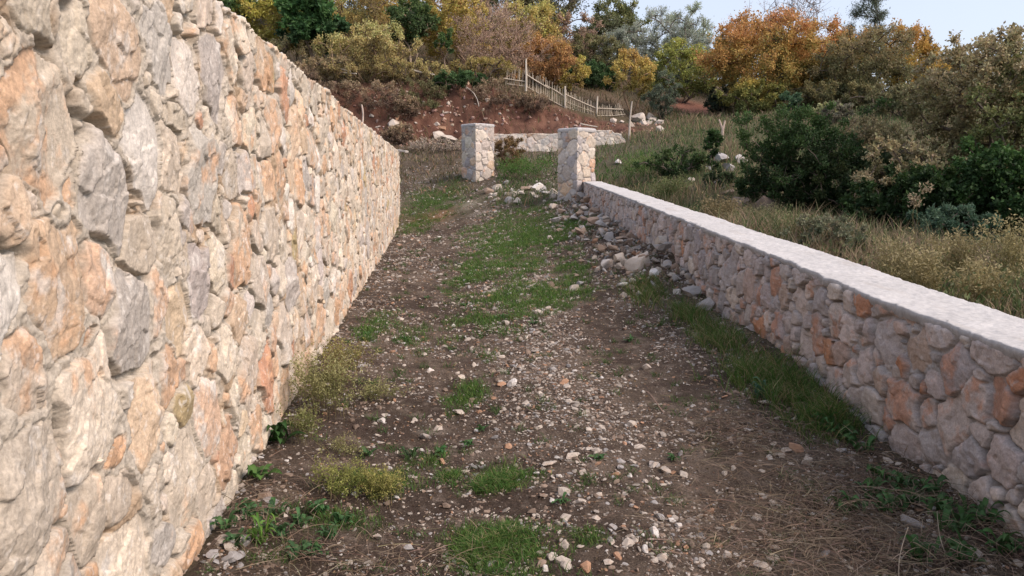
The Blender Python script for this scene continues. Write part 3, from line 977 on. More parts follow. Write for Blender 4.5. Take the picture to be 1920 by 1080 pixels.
# ------------------------------------------------------------------ grasses
def blades(P, hgt, wid, lean, rng, C, tipc=None, curl=.6):
    """bent tapering blades: five points each"""
    n = len(P)
    a = rng.uniform(0, 2 * np.pi, n)
    d = np.stack([np.cos(a), np.sin(a), np.zeros(n)], 1)
    b = rng.uniform(0, 2 * np.pi, n)
    s = np.stack([np.cos(b), np.sin(b), np.zeros(n)], 1) * (wid * .5)[:, None]
    ln = (lean * hgt)[:, None]
    up = np.array([0, 0, 1.0])
    m = P + up * (hgt * .55)[:, None] + d * ln * .35
    t = P + up * (hgt * (1 - .25 * np.minimum(lean, 2) * curl))[:, None] + d * ln
    V = np.stack([P - s, P + s, m + s * .8, m - s * .8, t], 1).reshape(-1, 3)
    i = np.arange(n)[:, None] * 5
    Q = i + np.array([0, 1, 2, 3]); T = i + np.array([3, 2, 4])
    tc = C if tipc is None else tipc
    CC = np.stack([C * .8, C * .8, C, C, tc], 1).reshape(-1, 3)
    return V, Q, T, CC


def jit(rng, base, n, a=.18, b=.06):
    return np.array(base)[None] * rng.uniform(1 - a, 1 + a, (n, 1)) * (1 + rng.normal(0, b, (n, 3)))


def build_grass():
    rng = np.random.default_rng(7)
    g = Geo()
    # track lawn
    n = 420000
    y = np.exp(rng.uniform(math.log(2.3), math.log(30), n)); s = rng.uniform(0, 1, n)
    x = XL(y) + s * (XR(y) - XL(y))
    k = rng.random(n) < lawn_density(x, y) * .8
    x, y = x[k], y[k]; n = len(x)
    z = ground_z(x, y) - .004
    sc = np.clip((y / 4) ** .45, .8, 2.0)
    h = rng.uniform(.02, .055, n) * sc; w = rng.uniform(.0022, .004, n) * sc * 1.25
    C = mix(jit(rng, (.055, .135, .027), n), jit(rng, (.145, .185, .05), n), (rng.random(n) ** 2)[:, None])
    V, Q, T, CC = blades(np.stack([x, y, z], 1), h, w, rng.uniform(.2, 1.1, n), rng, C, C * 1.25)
    g.add(V, Q, T, CC)
    # thick turf in the two front patches
    for (px_, py_, rx, ry, m) in ((925, 1030, .21, .22, 9000), (930, 905, .16, .16, 3200), (700, 905, .12, .10, 1500), (850, 900, .10, .10, 1200)):
        c0 = ground_at(px_, py_)
        a = rng.uniform(0, 6.28, m); q = np.sqrt(rng.random(m)) * (1 + .35 * np.sin(a * 3 + px_) + .25 * np.sin(a * 7))
        x = c0[0] + np.cos(a) * q * rx; y = c0[1] + np.sin(a) * q * ry
        k = rng.random(m) < (.70 + .9 * fbm(x * 9, y * 9, seed=39, oct=2)) * sstep(1.25, .55, q)
        x, y = x[k], y[k]; mm = len(x)
        C = mix(jit(rng, (.045, .115, .022), mm), jit(rng, (.12, .17, .042), mm), (rng.random(mm) ** 2)[:, None])
        dry = rng.random(mm) < .10; C[dry] = jit(rng, (.32, .26, .15), dry.sum())
        V, Q, T, CC = blades(np.stack([x, y, ground_z(x, y) - .005], 1), rng.uniform(.018, .055, mm), rng.uniform(.0022, .0042, mm), rng.uniform(.4, 1.8, mm), rng, C, C * 1.25)
        g.add(V, Q, T, CC)
    # longer dark verge grass at the foot of the low wall
    for (cx, cy, rx, ry) in VERGE:
        m = 1900
        x = rng.normal(cx, rx * .75, m); y = rng.normal(cy, ry * .75, m)
        kk = x < XR(y) - .03
        x, y = x[kk], y[kk]; m = len(x)
        # tussocks
        tx = np.round(x / .11 + rng.normal(0, .25, m)) * .11; x = mix(x, tx, .55)
        h = rng.uniform(.05, .19, m) * np.clip(.9 + .6 * fbm(x * 5, y * 5, seed=37, oct=2), .3, 1.4); w = rng.uniform(.003, .0055, m)
        C = mix(jit(rng, (.055, .125, .025), m), jit(rng, (.14, .19, .05), m), (rng.random(m) ** 2.0)[:, None])
        dry = rng.random(m) < .24
        C[dry] = jit(rng, (.30, .235, .13), dry.sum())
        V, Q, T, CC = blades(np.stack([x, y, ground_z(x, y) - .01], 1), h, w, rng.uniform(.3, 1.3, m), rng, C, C * 1.2)
        g.add(V, Q, T, CC)
    # scattered single tufts over the track
    n = 420
    ty = np.exp(rng.uniform(math.log(2.5), math.log(26), n)); ts = rng.uniform(.02, .98, n)
    tx = XL(ty) + ts * (XR(ty) - XL(ty))
    m = 22
    x = np.repeat(tx, m) + rng.normal(0, .022, n * m); y = np.repeat(ty, m) + rng.normal(0, .022, n * m)
    sc = np.clip((y / 4) ** .4, .8, 2)
    C = jit(rng, (.06, .11, .03), n * m)
    V, Q, T, CC = blades(np.stack([x, y, ground_z(x, y) - .004], 1), rng.uniform(.02, .06, n * m) * sc, np.full(n * m, .004) * sc, rng.uniform(.5, 1.8, n * m), rng, C, C * 1.2)
    g.add(V, Q, T, CC)
    o = g.build('track_grass', M_GRASS)
    tag(o, kind='stuff')

    # meadow: tall mixed grass, green herbs low down, straw coloured heads
    g = Geo()
    n = 150000
    y = np.exp(rng.uniform(math.log(3.0), math.log(46), n))
    px = rng.uniform(930, 2300, n)
    x = (px - 960) / FPX * y
    wall = x > np.where(y < 20.4, XR(y) + .50, -30)
    gate = (y > 21) | (x > 0)
    pc = 960 + FPX * x / y
    track = (pc < 925)
    plotm = patch(x, y, [(W(1300, 205, 46)[0], 46.5, 1.9, 5)]) < .35
    spoil = ~((y > 33) & (pc < 1240))
    k = wall & gate & ~track & plotm & spoil & ~((y > 29.8) & (y < 31.5) & (pc < 1175))
    x, y, pc = x[k], y[k], pc[k]; n = len(x)
    cl = fbm(x * .7, y * .7, seed=81, oct=3) + .5 * fbm(x * 2.5, y * 2.5, seed=82, oct=2)
    lush = np.maximum(patch(x, y, LUSH), sstep(.05, .5, fbm(x * .35 + 9, y * .35, seed=84, oct=2)) * .7)
    k = rng.random(n) < np.clip(.7 + .5 * cl, .15, 1)
    x, y, cl, lush, pc = x[k], y[k], cl[k], lush[k], pc[k]; n = len(x)
    z = ground_z(x, y) - .02
    h = (rng.uniform(.12, .34, n) + .22 * rng.random(n) ** 3) * np.clip(.9 + .5 * cl, .5, 1.5) * np.where(y < 8, .8, 1.0) * (1 - .45 * lush)
    w = .0045 + .00075 * y
    isdry = rng.random(n) < np.clip(.50 + .25 * (y < 9) + .5 * cl - .75 * lush, .04, .92)
    Cg = mix(jit(rng, (.06, .10, .032), n), jit(rng, (.13, .17, .065), n), rng.random(n)[:, None])
    Cg = mix(Cg, jit(rng, (.045, .13, .018), n), (patch(x, y, LUSH) * .8)[:, None])
    Cd = mix(jit(rng, (.30, .235, .145), n), jit(rng, (.20, .145, .095), n), rng.random(n)[:, None])
    C = np.where(isdry[:, None], Cd, Cg)
    V, Q, T, CC = blades(np.stack([x, y, z], 1), h, w * rng.uniform(.7, 1.3, n), rng.uniform(.1, .9, n), rng, C, np.where(isdry[:, None], C * 1.2, C))
    g.add(V, Q, T, CC)
    o = g.build('meadow_grass', M_GRASS)
    tag(o, kind='stuff')

    # rough growth on and above the red bank, on the hillside and left of the far pillar
    g = Geo()
    n = 115000
    y = rng.uniform(24, 62, n); px = np.where(y > 40, rng.uniform(380, 1950, n), rng.uniform(380, 1150, n))
    px = np.where(rng.random(n) < .25, rng.uniform(-900, 400, n), px)
    x = (px - 960) / FPX * y
    z = ground_z(x, y)
    bare = bank_mask(x, y) * (1 - sstep(37.1, 37.7, y))
    k = ((bare < .25) | (rng.random(n) < .22)) & (patch(x, y, [(W(1300, 205, 46)[0], 46.5, 1.9, 5)]) < .35) & ~((y < 32) & (px > 905)) & ~((y > 29.8) & (y < 31.6) & (px > 900))
    k &= rng.random(n) < np.clip(.5 + .8 * fbm(x * .8, y * .8, seed=86, oct=3), .1, 1) * np.where(y < 34.5, .8, 1)
    x, y, z = x[k], y[k], z[k]; n = len(x)
    dry = rng.random(n) < .6
    C = np.where(dry[:, None], jit(rng, (.23, .165, .10), n, .3), jit(rng, (.075, .085, .03), n, .3))
    h = rng.uniform(.12, .5, n) * np.where(y < 34.5, .5, 1)
    V, Q, T, CC = blades(np.stack([x, y, z - .03], 1), h, rng.uniform(.02, .045, n), rng.uniform(.2, 1.2, n), rng, C)
    g.add(V, Q, T, CC)
    o = g.build('hillside_grass', M_GRASS)
    tag(o, kind='stuff')


build_grass()


def strands(P, L, wid, rng, C, lift=.03, arch=.5):
    """thin dry stalks lying about: ribbons of four points a side"""
    n = len(P)
    a = rng.uniform(0, 2 * np.pi, n); bend = rng.normal(0, .7, n)
    up0 = rng.uniform(0, lift, n); ar = rng.uniform(0, arch, n)
    K = 5
    pos = [P + np.array([0, 0, 1.0]) * up0[:, None]]
    for k in range(1, K):
        aa = a + bend * k / K
        st = np.stack([np.cos(aa), np.sin(aa), np.zeros(n)], 1) * (L / K)[:, None]
        pos.append(pos[-1] + st)
    t = np.linspace(0, 1, K)
    for k in range(K):
        pos[k] = pos[k] + np.array([0, 0, 1.0]) * (L * ar * (t[k] - t[k] ** 2))[:, None]
    pos = np.stack(pos, 1)
    pos[:, :, 2] = np.maximum(pos[:, :, 2], ground_z(pos[:, :, 0].ravel(), pos[:, :, 1].ravel()).reshape(n, K) + .002)
    side = np.stack([-np.sin(a), np.cos(a), rng.normal(0, .6, n)], 1) * (wid * .5)[:, None]
    tap = np.array([1, .95, .85, .6, .25])[None, :, None]
    A = pos - side[:, None] * tap; B = pos + side[:, None] * tap
    V = np.stack([A, B], 2).reshape(-1, 3)
    i = (np.arange(n) * 2 * K)[:, None, None] + (np.arange(K - 1) * 2)[None, :, None]
    Q = (i + np.array([0, 1, 3, 2])).reshape(-1, 4)
    return V, Q, np.repeat(C, 2 * K, 0)


def build_litter():
    rng = np.random.default_rng(17)
    g = Geo()
    for (cx, cy, rx, ry) in STRAW:
        m = 1150 if cy > 2.2 and cx > .3 else 380
        x = rng.normal(cx, rx * .7, m); y = rng.normal(cy, ry * .7, m)
        k = (x < XR(y) - .03) & (x > XL(y) + .03)
        x, y = x[k], y[k]; m = len(x)
        V, Q, C = strands(np.stack([x, y, ground_z(x, y) + .003], 1), rng.uniform(.06, .26, m), rng.uniform(.0012, .0026, m), rng, mix(jit(rng, (.17, .12, .085), m, .4), jit(rng, (.33, .26, .19), m, .2), (rng.random(m) ** 2.5)[:, None]), lift=.07, arch=.45)
        g.add(V, Q, col=C)
    n = 3200
    y = np.exp(rng.uniform(math.log(2.3), math.log(16), n)); s = rng.uniform(0.01, .99, n)
    s = np.where(rng.random(n) < .4, 1 - np.abs(rng.normal(0, .13, n)), s); s = np.clip(s, .01, .985)
    x = XL(y) + s * (XR(y) - XL(y))
    V, Q, C = strands(np.stack([x, y, ground_z(x, y) + .002], 1), rng.uniform(.03, .13, n) * np.clip(y / 5, .8, 2), rng.uniform(.0012, .0025, n) * np.clip(y / 4, .9, 2.5), rng, jit(rng, (.22, .16, .11), n, .35), lift=.008, arch=.2)
    g.add(V, Q, col=C)
    # small fallen leaves and bits of bark
    n = 5200
    y = np.exp(rng.uniform(math.log(2.3), math.log(22), n)); sx = rng.uniform(0.01, .99, n); x = XL(y) + sx * (XR(y) - XL(y))
    D = rng.normal(0, 1, (n, 3)); D[:, 2] *= .25
    V, Q = leaf_quads(np.stack([x, y, ground_z(x, y) + .005], 1), D, rng.uniform(.012, .032, n) * np.clip(y / 5, .8, 2), .5, rng)
    C = mix(jit(rng, (.16, .095, .065), n, .3), jit(rng, (.30, .21, .14), n, .3), rng.random(n)[:, None])
    g.add(V, Q, col=np.repeat(C, 4, 0))
    o = g.build('dry_straw', M_GRASS)
    tag(o, kind='stuff')


# ------------------------------------------------------------------ trees, shrubs, weeds
def skeleton(rng, base, fork, att, step, wander=.07):
    """branch nodes from the base up to every point of att; returns nodes, parent index"""
    base = np.array(base, float)
    P = [base]; par = [-1]
    for f in np.atleast_2d(fork):
        n = max(2, int(np.linalg.norm(f - base) / step))
        last = 0
        for k in range(1, n + 1):
            q = base + (f - base) * k / n + rng.normal(0, wander * step, 3) * (k < n)
            P.append(q); par.append(last); last = len(P) - 1
    P = [np.array(p) for p in P]
    order = np.argsort(np.linalg.norm(att - np.atleast_2d(fork).mean(0), axis=1))
    A = np.array(P)
    ends = []
    for i in order:
        t = att[i]
        d = np.linalg.norm(A - t, axis=1) + .9 * np.maximum(0, A[:, 2] - t[2] + .1)
        d[0] += 1.0
        j = int(d.argmin())
        dist = np.linalg.norm(A[j] - t)
        n = max(1, int(dist / step))
        last = j
        new = []
        for k in range(1, n + 1):
            f = k / n
            q = A[j] + (t - A[j]) * f + np.array([0, 0, .12 * dist * math.sin(math.pi * f)]) + (rng.normal(0, wander * step, 3) if k < n else 0)
            new.append(q); par.append(last); last = len(A) + len(new) - 1
        A = np.concatenate([A, np.array(new)])
        ends.append(last)
    return A, np.array(par), np.array(ends)


def tubes(A, par, r0, rtip, sides=5, power=.5):
    n = len(A)
    cnt = np.zeros(n)
    child = np.zeros(n, bool)
    child[par[1:]] = True
    cnt[~child] = 1
    for i in range(n - 1, 0, -1):
        cnt[par[i]] += cnt[i]
    rad = np.maximum(rtip, r0 * (cnt / cnt[0]) ** power)
    e = np.nonzero(par >= 0)[0]
    a, b = A[par[e]], A[e]
    d = b - a; ln = np.linalg.norm(d, axis=1)[:, None] + 1e-9; d = d / ln
    ref = np.where(np.abs(d[:, 2:3]) > .9, np.array([[1., 0, 0]]), np.array([[0, 0, 1.]]))
    u = np.cross(d, ref); u /= np.linalg.norm(u, axis=1)[:, None]
    v = np.cross(d, u)
    ang = np.arange(sides) / sides * 2 * np.pi
    ring = u[:, None] * np.cos(ang)[None, :, None] + v[:, None] * np.sin(ang)[None, :, None]
    ra = np.minimum(rad[par[e]], rad[e] * 1.6); rb = rad[e]
    Va = a[:, None] + ring * ra[:, None, None]; Vb = b[:, None] + ring * rb[:, None, None]
    V = np.concatenate([Va, Vb], 1).reshape(-1, 3)
    i = np.arange(len(e))[:, None, None] * 2 * sides
    k = np.arange(sides)[None, :, None]; k2 = (k + 1) % sides
    Q = np.concatenate([i + k, i + k2, i + sides + k2, i + sides + k], 2).reshape(-1, 4)
    return V, Q


def leaf_quads(P, D, size, aspect, rng, fold=.15):
    n = len(P)
    D = D / (np.linalg.norm(D, axis=1)[:, None] + 1e-9)
    r = rng.normal(size=(n, 3)); r[:, 2] += .0
    S = np.cross(D, r); S /= np.linalg.norm(S, axis=1)[:, None] + 1e-9
    Nn = np.cross(D, S)
    L = size[:, None]
    m = P + D * L * .45 - Nn * L * fold * .5
    V = np.stack([P, m + S * L * aspect * .5, P + D * L, m - S * L * aspect * .5], 1)
    return V.reshape(-1, 3), (np.arange(n)[:, None] * 4 + np.arange(4))


def crown_points(rng, n, c, rad, shell=.45, lobes=.35, low=-1.0, seed=0):
    """points filling an uneven ellipsoid"""
    d = rng.normal(size=(n * 3, 3)); d /= np.linalg.norm(d, axis=1)[:, None]
    d = d[d[:, 2] >= low][:n]
    f = 1 + lobes * 2 * fbm(d[:, 0] * 1.7 + seed, d[:, 1] * 1.7, d[:, 2] * 1.7 + seed * .3, oct=3, seed=seed % 50)
    r = (shell + (1 - shell) * rng.random(len(d)) ** .6) * f
    return np.array(c)[None] + d * np.array(rad)[None] * r[:, None]


def ramp_col(ramp, t):
    ramp = np.array(ramp, float)
    xs = np.linspace(0, 1, len(ramp))
    return np.stack([np.interp(t, xs, ramp[:, k]) for k in range(3)], 1)


def woody(name, label, cat, px, Y, py_top, wpx, ramp, seed, py_base=None, clumps=70, leaves=6000, size=.12, aspect=.5, lo=.25, deep=.9, group=None,
          bark=(.13, .10, .08), r0=None, stems=1, csig=.16, twigs=3, updir=.4, shell=.4, lobes=.35, rtip=None, forkf=None, base_py=None, lean=0.0, jitter=.22, topbias=.0, at=None, trunk_name='trunk', crown_name='crown', twig_col=None, cone=0.0):
    rng = np.random.default_rng(seed)
    X = W(px, 300, Y)[0] if at is None else at
    if base_py is not None:
        zb = W(px, base_py, Y)[2]
    else:
        zb = gz(X, Y)
    root = empty(name, (X, Y, zb))
    H = W(px, py_top, Y)[2] - zb
    hw = wpx / 2 / FPX * Y
    cz = H * (lo + (1 - lo) * .5); rz = H * (1 - lo) * .5
    c = np.array([lean * hw, 0, cz])
    att = crown_points(rng, clumps, c, (hw, hw * deep, rz), shell, lobes, seed=seed)
    att = att[att[:, 2] > .08 * H]
    over = np.maximum(att[:, 2] - H * .97, 0)
    att[:, 2] = att[:, 2] - over * .8
    if cone:
        tq = np.clip((att[:, 2] - (cz - rz)) / (2 * rz), 0, 1)
        att[:, :2] *= (1.25 * (1 - cone * tq))[:, None]
    ff = (forkf if forkf is not None else max(.12, lo * .8)) * H
    if stems == 1:
        fork = np.array([[lean * hw * .3, 0, ff]])
    else:
        a = rng.uniform(0, 6.28, stems)
        fork = np.stack([np.cos(a) * hw * .35, np.sin(a) * hw * .35, ff * rng.uniform(.7, 1.3, stems)], 1)
    step = max(.12, H * .07)
    A, par, ends = skeleton(rng, (0, 0, -.15), fork, att, step)
    r0 = r0 or H * .017
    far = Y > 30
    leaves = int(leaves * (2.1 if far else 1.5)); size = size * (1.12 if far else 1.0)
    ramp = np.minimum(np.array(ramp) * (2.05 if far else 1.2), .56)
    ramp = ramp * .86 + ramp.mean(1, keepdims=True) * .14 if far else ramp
    rtip = rtip or .0022 * Y ** .7
    Vt, Q = tubes(A, par, r0, rtip, 5 if Y > 20 else 6)
    gt = Geo()
    bc = np.array(bark)[None] * (1 + .25 * fbm(Vt[:, 0] * 6, Vt[:, 1] * 6, Vt[:, 2] * 3, seed=3, oct=2))[:, None]
    gt.add(Vt, Q, col=bc)
    csize = csig * (hw * rz) ** .5 if csig < 1 else csig
    # twigs round every branch end
    m = len(ends)
    tw_e = np.repeat(A[ends], twigs, 0)
    tdir = rng.normal(size=(m * twigs, 3)) + (tw_e - c) / (np.array([hw, hw, rz]))[None] * .9
    tdir[:, 2] += updir
    tdir /= np.linalg.norm(tdir, axis=1)[:, None]
    tl = csize * rng.uniform(.7, 2.0, m * twigs)
    tipP = tw_e + tdir * tl[:, None]
    sideP = np.cross(tdir, rng.normal(size=tdir.shape)); sideP /= np.linalg.norm(sideP, axis=1)[:, None]
    wv = sideP * (rtip * .9)
    Vw = np.stack([tw_e - wv, tw_e + wv, tipP + wv * .4, tipP - wv * .4], 1).reshape(-1, 3)
    gt.add(Vw, np.arange(m * twigs)[:, None] * 4 + np.arange(4), col=np.array(twig_col if twig_col else bark))
    gt.build(trunk_name, M_BARK, root, smooth=True)
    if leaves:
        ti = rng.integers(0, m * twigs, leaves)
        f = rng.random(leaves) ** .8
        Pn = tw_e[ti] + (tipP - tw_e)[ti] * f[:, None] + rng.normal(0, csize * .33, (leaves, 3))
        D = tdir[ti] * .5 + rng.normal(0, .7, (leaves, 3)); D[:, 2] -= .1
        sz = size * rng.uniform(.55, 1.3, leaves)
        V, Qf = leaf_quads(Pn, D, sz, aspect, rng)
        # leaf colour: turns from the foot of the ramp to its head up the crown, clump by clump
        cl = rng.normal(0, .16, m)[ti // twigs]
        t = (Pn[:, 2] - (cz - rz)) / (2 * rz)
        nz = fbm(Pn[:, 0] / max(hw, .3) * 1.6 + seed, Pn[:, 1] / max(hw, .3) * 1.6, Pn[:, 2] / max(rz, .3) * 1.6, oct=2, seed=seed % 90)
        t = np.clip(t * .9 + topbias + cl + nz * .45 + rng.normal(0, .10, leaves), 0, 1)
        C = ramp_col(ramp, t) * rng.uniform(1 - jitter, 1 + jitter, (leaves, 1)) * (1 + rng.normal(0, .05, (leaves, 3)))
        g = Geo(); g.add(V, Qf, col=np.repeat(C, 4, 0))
        g.build(crown_name, M_LEAF, root)
    tag(root, label, cat, group)
    return root


DKGREEN = [(.018, .035, .012), (.03, .06, .018), (.05, .095, .03)]
GREEN = [(.03, .055, .016), (.05, .09, .025), (.085, .13, .035)]
YELLOW = [(.16, .14, .035), (.33, .23, .035), (.45, .30, .04)]
OCHRE = [(.15, .115, .045), (.30, .20, .055), (.40, .255, .065)]
ORANGE = [(.08, .085, .022), (.17, .14, .03), (.33, .165, .035), (.42, .15, .038), (.40, .125, .04)]
RUSTO = [(.16, .09, .035), (.30, .14, .045), (.38, .18, .05)]
OLIVE = [(.07, .08, .055), (.15, .165, .125), (.24, .26, .215)]
BROWNGR = [(.065, .065, .03), (.125, .105, .05), (.16, .125, .06)]
TAN = [(.125, .115, .05), (.24, .205, .105), (.36, .30, .18)]
PINK = [(.24, .155, .105), (.30, .20, .14)]


def build_trees():
    T, S = 'tree', 'shrub'
    # ---- above the red bank, from left to right
    woody('shrub', 'tall yellow ochre shrub standing directly above the tall wall, leftmost on the hillside', S, 508, 40, -45, 130, YELLOW, 11, clumps=90, leaves=9000, size=.13, lo=.12, stems=5, bark=(.2, .14, .1), trunk_name='stems', crown_name='foliage')
    woody('shrub', 'dull green shrub at the left edge of the hillside, just over the wall top', S, 440, 39, -30, 90, GREEN, 12, clumps=50, leaves=5000, size=.13, lo=.1, stems=3, trunk_name='stems', crown_name='foliage')
    woody('tree', 'small glossy dark green broadleaf tree between yellow bushes above the wall', T, 592, 38.5, -18, 110, [(.016, .04, .014), (.03, .075, .02), (.06, .13, .03)], 13, clumps=75, leaves=7500, size=.19, aspect=.6, lo=.30, bark=(.25, .2, .16), lobes=.5)
    woody('shrub', 'wide olive brown fine twigged shrub with boards under it above the red bank', S, 690, 38.2, 52, 170, [(.16, .125, .045), (.31, .22, .08), (.40, .27, .095)], 14, clumps=110, leaves=9000, size=.09, lo=.05, stems=7, bark=(.22, .16, .11), csig=.13, trunk_name='stems', crown_name='foliage')
    woody('shrub', 'orange yellow bush behind the olive brown shrub on the hillside', S, 700, 43, -60, 170, OCHRE, 15, clumps=100, leaves=10000, size=.12, lo=.1, stems=6, bark=(.2, .14, .1), trunk_name='stems', crown_name='foliage')
    woody('tree', 'slender dark green leafy tree with pale forked stems above the red bank', T, 775, 39.5, -15, 90, [(.03, .05, .018), (.05, .085, .025), (.09, .12, .03)], 16, clumps=60, leaves=5000, size=.13, lo=.38, stems=3, bark=(.3, .23, .17), lobes=.5)
    woody('shrub', 'yellow bush with bare lower stems between the two slender green trees', S, 850, 42, -5, 150, [(.22, .15, .04), (.34, .23, .04), (.30, .18, .06)], 17, clumps=90, leaves=8500, size=.12, lo=.2, stems=6, bark=(.26, .18, .12), trunk_name='stems', crown_name='foliage')
    woody('tree', 'thin sapling with one small green leafy top in front of the yellow bush', T, 836, 38.6, 58, 34, GREEN, 18, clumps=16, leaves=900, size=.12, lo=.55, bark=(.28, .2, .15))
    woody('shrub', 'big leafless pinkish brown bush of fine upright twigs left of the picket fence', S, 932, 40, 18, 190, PINK, 19, clumps=330, leaves=2600, size=.07, lo=.12, stems=12, bark=(.27, .185, .135), csig=.10, twigs=7, updir=1.2, r0=.10, rtip=.012, trunk_name='stems', crown_name='foliage', twig_col=(.30, .20, .15))
    woody('shrub', 'pinkish bare bush further left, above the slender green trees', S, 880, 46, -30, 160, PINK, 20, clumps=220, leaves=2500, size=.08, lo=.1, stems=9, bark=(.27, .185, .135), csig=.10, twigs=7, updir=1.0, r0=.10, rtip=.014, trunk_name='stems', crown_name='foliage', twig_col=(.31, .21, .15))
    woody('shrub', 'small dark green evergreen shrub hanging over the lip of the red bank', S, 858, 37.6, 134, 100, DKGREEN, 21, clumps=45, leaves=4000, size=.11, lo=0, stems=4, csig=.2, trunk_name='stems', crown_name='foliage')
    woody('shrub', 'rusty orange bush right behind the upper end of the picket fence', S, 1020, 42, 68, 110, RUSTO, 22, clumps=90, leaves=8000, size=.10, lo=.05, stems=6, bark=(.22, .14, .1), trunk_name='stems', crown_name='foliage')
    woody('shrub', 'bright yellow orange bush behind the middle of the picket fence', S, 1062, 43, 96, 62, [(.2, .15, .05), (.42, .22, .04), (.45, .24, .035)], 23, clumps=45, leaves=4200, size=.10, lo=.05, stems=4, bark=(.22, .14, .1), trunk_name='stems', crown_name='foliage')
    woody('shrub', 'near black green round evergreen shrub behind the picket fence', S, 1098, 46, 118, 66, DKGREEN, 24, clumps=45, leaves=5000, size=.12, lo=0, stems=4, csig=.2, lobes=.15, trunk_name='stems', crown_name='foliage')
    woody('shrub', 'dark evergreen shrub beside the round one, left of the little yellow tree', S, 1135, 46.5, 128, 50, DKGREEN, 25, clumps=35, leaves=3500, size=.12, lo=0, stems=4, csig=.2, trunk_name='stems', crown_name='foliage')
    woody('tree', 'little yellow orange tree with thin bare stems at the lower end of the picket fence', T, 1183, 41, 96, 92, [(.17, .14, .035), (.32, .21, .04), (.33, .18, .045)], 26, clumps=55, leaves=4200, size=.11, lo=.34, stems=4, bark=(.3, .2, .13), lobes=.5)
    woody('shrub', 'grey green conifer like shrub between the yellow tree and the red earth plot', S, 1240, 40, 136, 56, [(.045, .06, .04), (.075, .095, .06), (.09, .11, .07)], 27, clumps=60, leaves=5000, size=.07, lo=0, stems=3, csig=.14, trunk_name='stems', crown_name='foliage')
    # ---- dark trees on the skyline and the olives
    woody('tree', 'dark evergreen oak with a wide ragged crown at the top edge, above the pink bush', T, 915, 57, -150, 230, [(.03, .045, .018), (.05, .07, .028), (.09, .095, .035)], 31, clumps=120, leaves=12000, size=.17, lo=.25, bark=(.09, .075, .06))
    woody('tree', 'dark open crowned oak with a forked trunk showing sky between its branches', T, 1040, 56, -170, 220, [(.045, .05, .028), (.065, .07, .035), (.09, .09, .04)], 32, clumps=95, leaves=6500, size=.16, lo=.30, bark=(.085, .07, .055), lobes=.5)
    woody('tree', 'dark green tree on the skyline above the slender green trees', T, 780, 58, -140, 200, [(.035, .05, .02), (.06, .075, .03), (.12, .10, .03)], 33, clumps=90, leaves=9000, size=.17, lo=.2)
    woody('tree', 'ochre and green tree at the top of the picture behind the yellow bush', T, 640, 55, -150, 190, [(.10, .085, .03), (.18, .13, .035), (.28, .19, .04)], 34, clumps=90, leaves=9000, size=.16, lo=.15)
    woody('tree', 'yellow leaved tree far up the slope at the top left, over the wall', T, 520, 52, -170, 180, YELLOW, 35, clumps=90, leaves=9000, size=.16, lo=.15)
    woody('tree', 'reddish brown thin leaved tree under the forked oak', T, 1065, 51, 40, 110, [(.13, .095, .065), (.19, .125, .085), (.24, .16, .11)], 36, clumps=80, leaves=5500, size=.11, lo=.12, stems=3, bark=(.14, .1, .08))
    woody('tree', 'olive brown tree in front of the silvery olives, above the round evergreen', T, 1108, 50, 62, 100, [(.06, .065, .025), (.11, .105, .04), (.14, .12, .05)], 37, clumps=60, leaves=6000, size=.12, lo=.08, stems=2)
    woody('tree', 'tall rounded green tree on the skyline left of the silvery olives', T, 1152, 62, -4, 105, [(.055, .065, .025), (.095, .105, .035), (.15, .15, .05)], 38, clumps=80, leaves=7500, size=.17, lo=.15)
    woody('tree', 'silvery olive tree, leftmost and lowest of the four', T, 1165, 52, 48, 92, OLIVE, 39, clumps=60, leaves=7000, size=.13, aspect=.28, lo=.12, updir=.8, group='olive trees on the slope')
    woody('tree', 'silvery olive tree with the broadest crown, in the middle of the grove', T, 1232, 57, 28, 120, OLIVE, 40, clumps=75, leaves=9000, size=.14, aspect=.28, lo=.1, updir=.8, group='olive trees on the slope')
    woody('tree', 'silvery olive tree with a pale green top against the sky, tallest of the four', T, 1285, 60, 18, 95, [(.07, .085, .05), (.15, .17, .11), (.23, .26, .18)], 41, clumps=65, leaves=7500, size=.15, aspect=.28, lo=.1, updir=.8, group='olive trees on the slope')
    woody('tree', 'silvery olive tree touching the big orange tree, rightmost of the four', T, 1325, 56, 58, 70, OLIVE, 42, clumps=50, leaves=5500, size=.14, aspect=.28, lo=.1, updir=.8, group='olive trees on the slope')
    woody('shrub', 'yellow green bush below the olive trees, left of the big orange tree', S, 1275, 48, 82, 120, [(.07, .085, .02), (.15, .165, .03), (.24, .235, .045)], 43, clumps=75, leaves=6500, size=.12, lo=.08, stems=5, trunk_name='stems', crown_name='foliage')
    woody('shrub', 'dark thicket behind the red earth plot', S, 1295, 53, 150, 120, [(.025, .035, .018), (.045, .055, .028), (.07, .07, .04)], 44, clumps=55, leaves=6000, size=.13, lo=0, stems=5, trunk_name='stems', crown_name='foliage')
    woody('shrub', 'dark low shrub to the right of the red earth plot', S, 1345, 43, 168, 60, [(.02, .03, .018), (.035, .045, .025)], 45, clumps=35, leaves=3500, size=.11, lo=0, stems=4, trunk_name='stems', crown_name='foliage')
    woody('tree', 'small dark tree poking above the ridge between the olives and the orange tree', T, 1362, 66, 38, 40, DKGREEN, 46, clumps=22, leaves=1500, size=.2, lo=.2)
    # ---- the orange trees
    woody('tree', 'big orange leaved tree, the broadest crown in the picture, green at its foot', T, 1428, 42, 22, 205, ORANGE, 51, clumps=150, leaves=17000, size=.13, lo=.06, stems=5, bark=(.1, .08, .06), lobes=.28, topbias=.05)
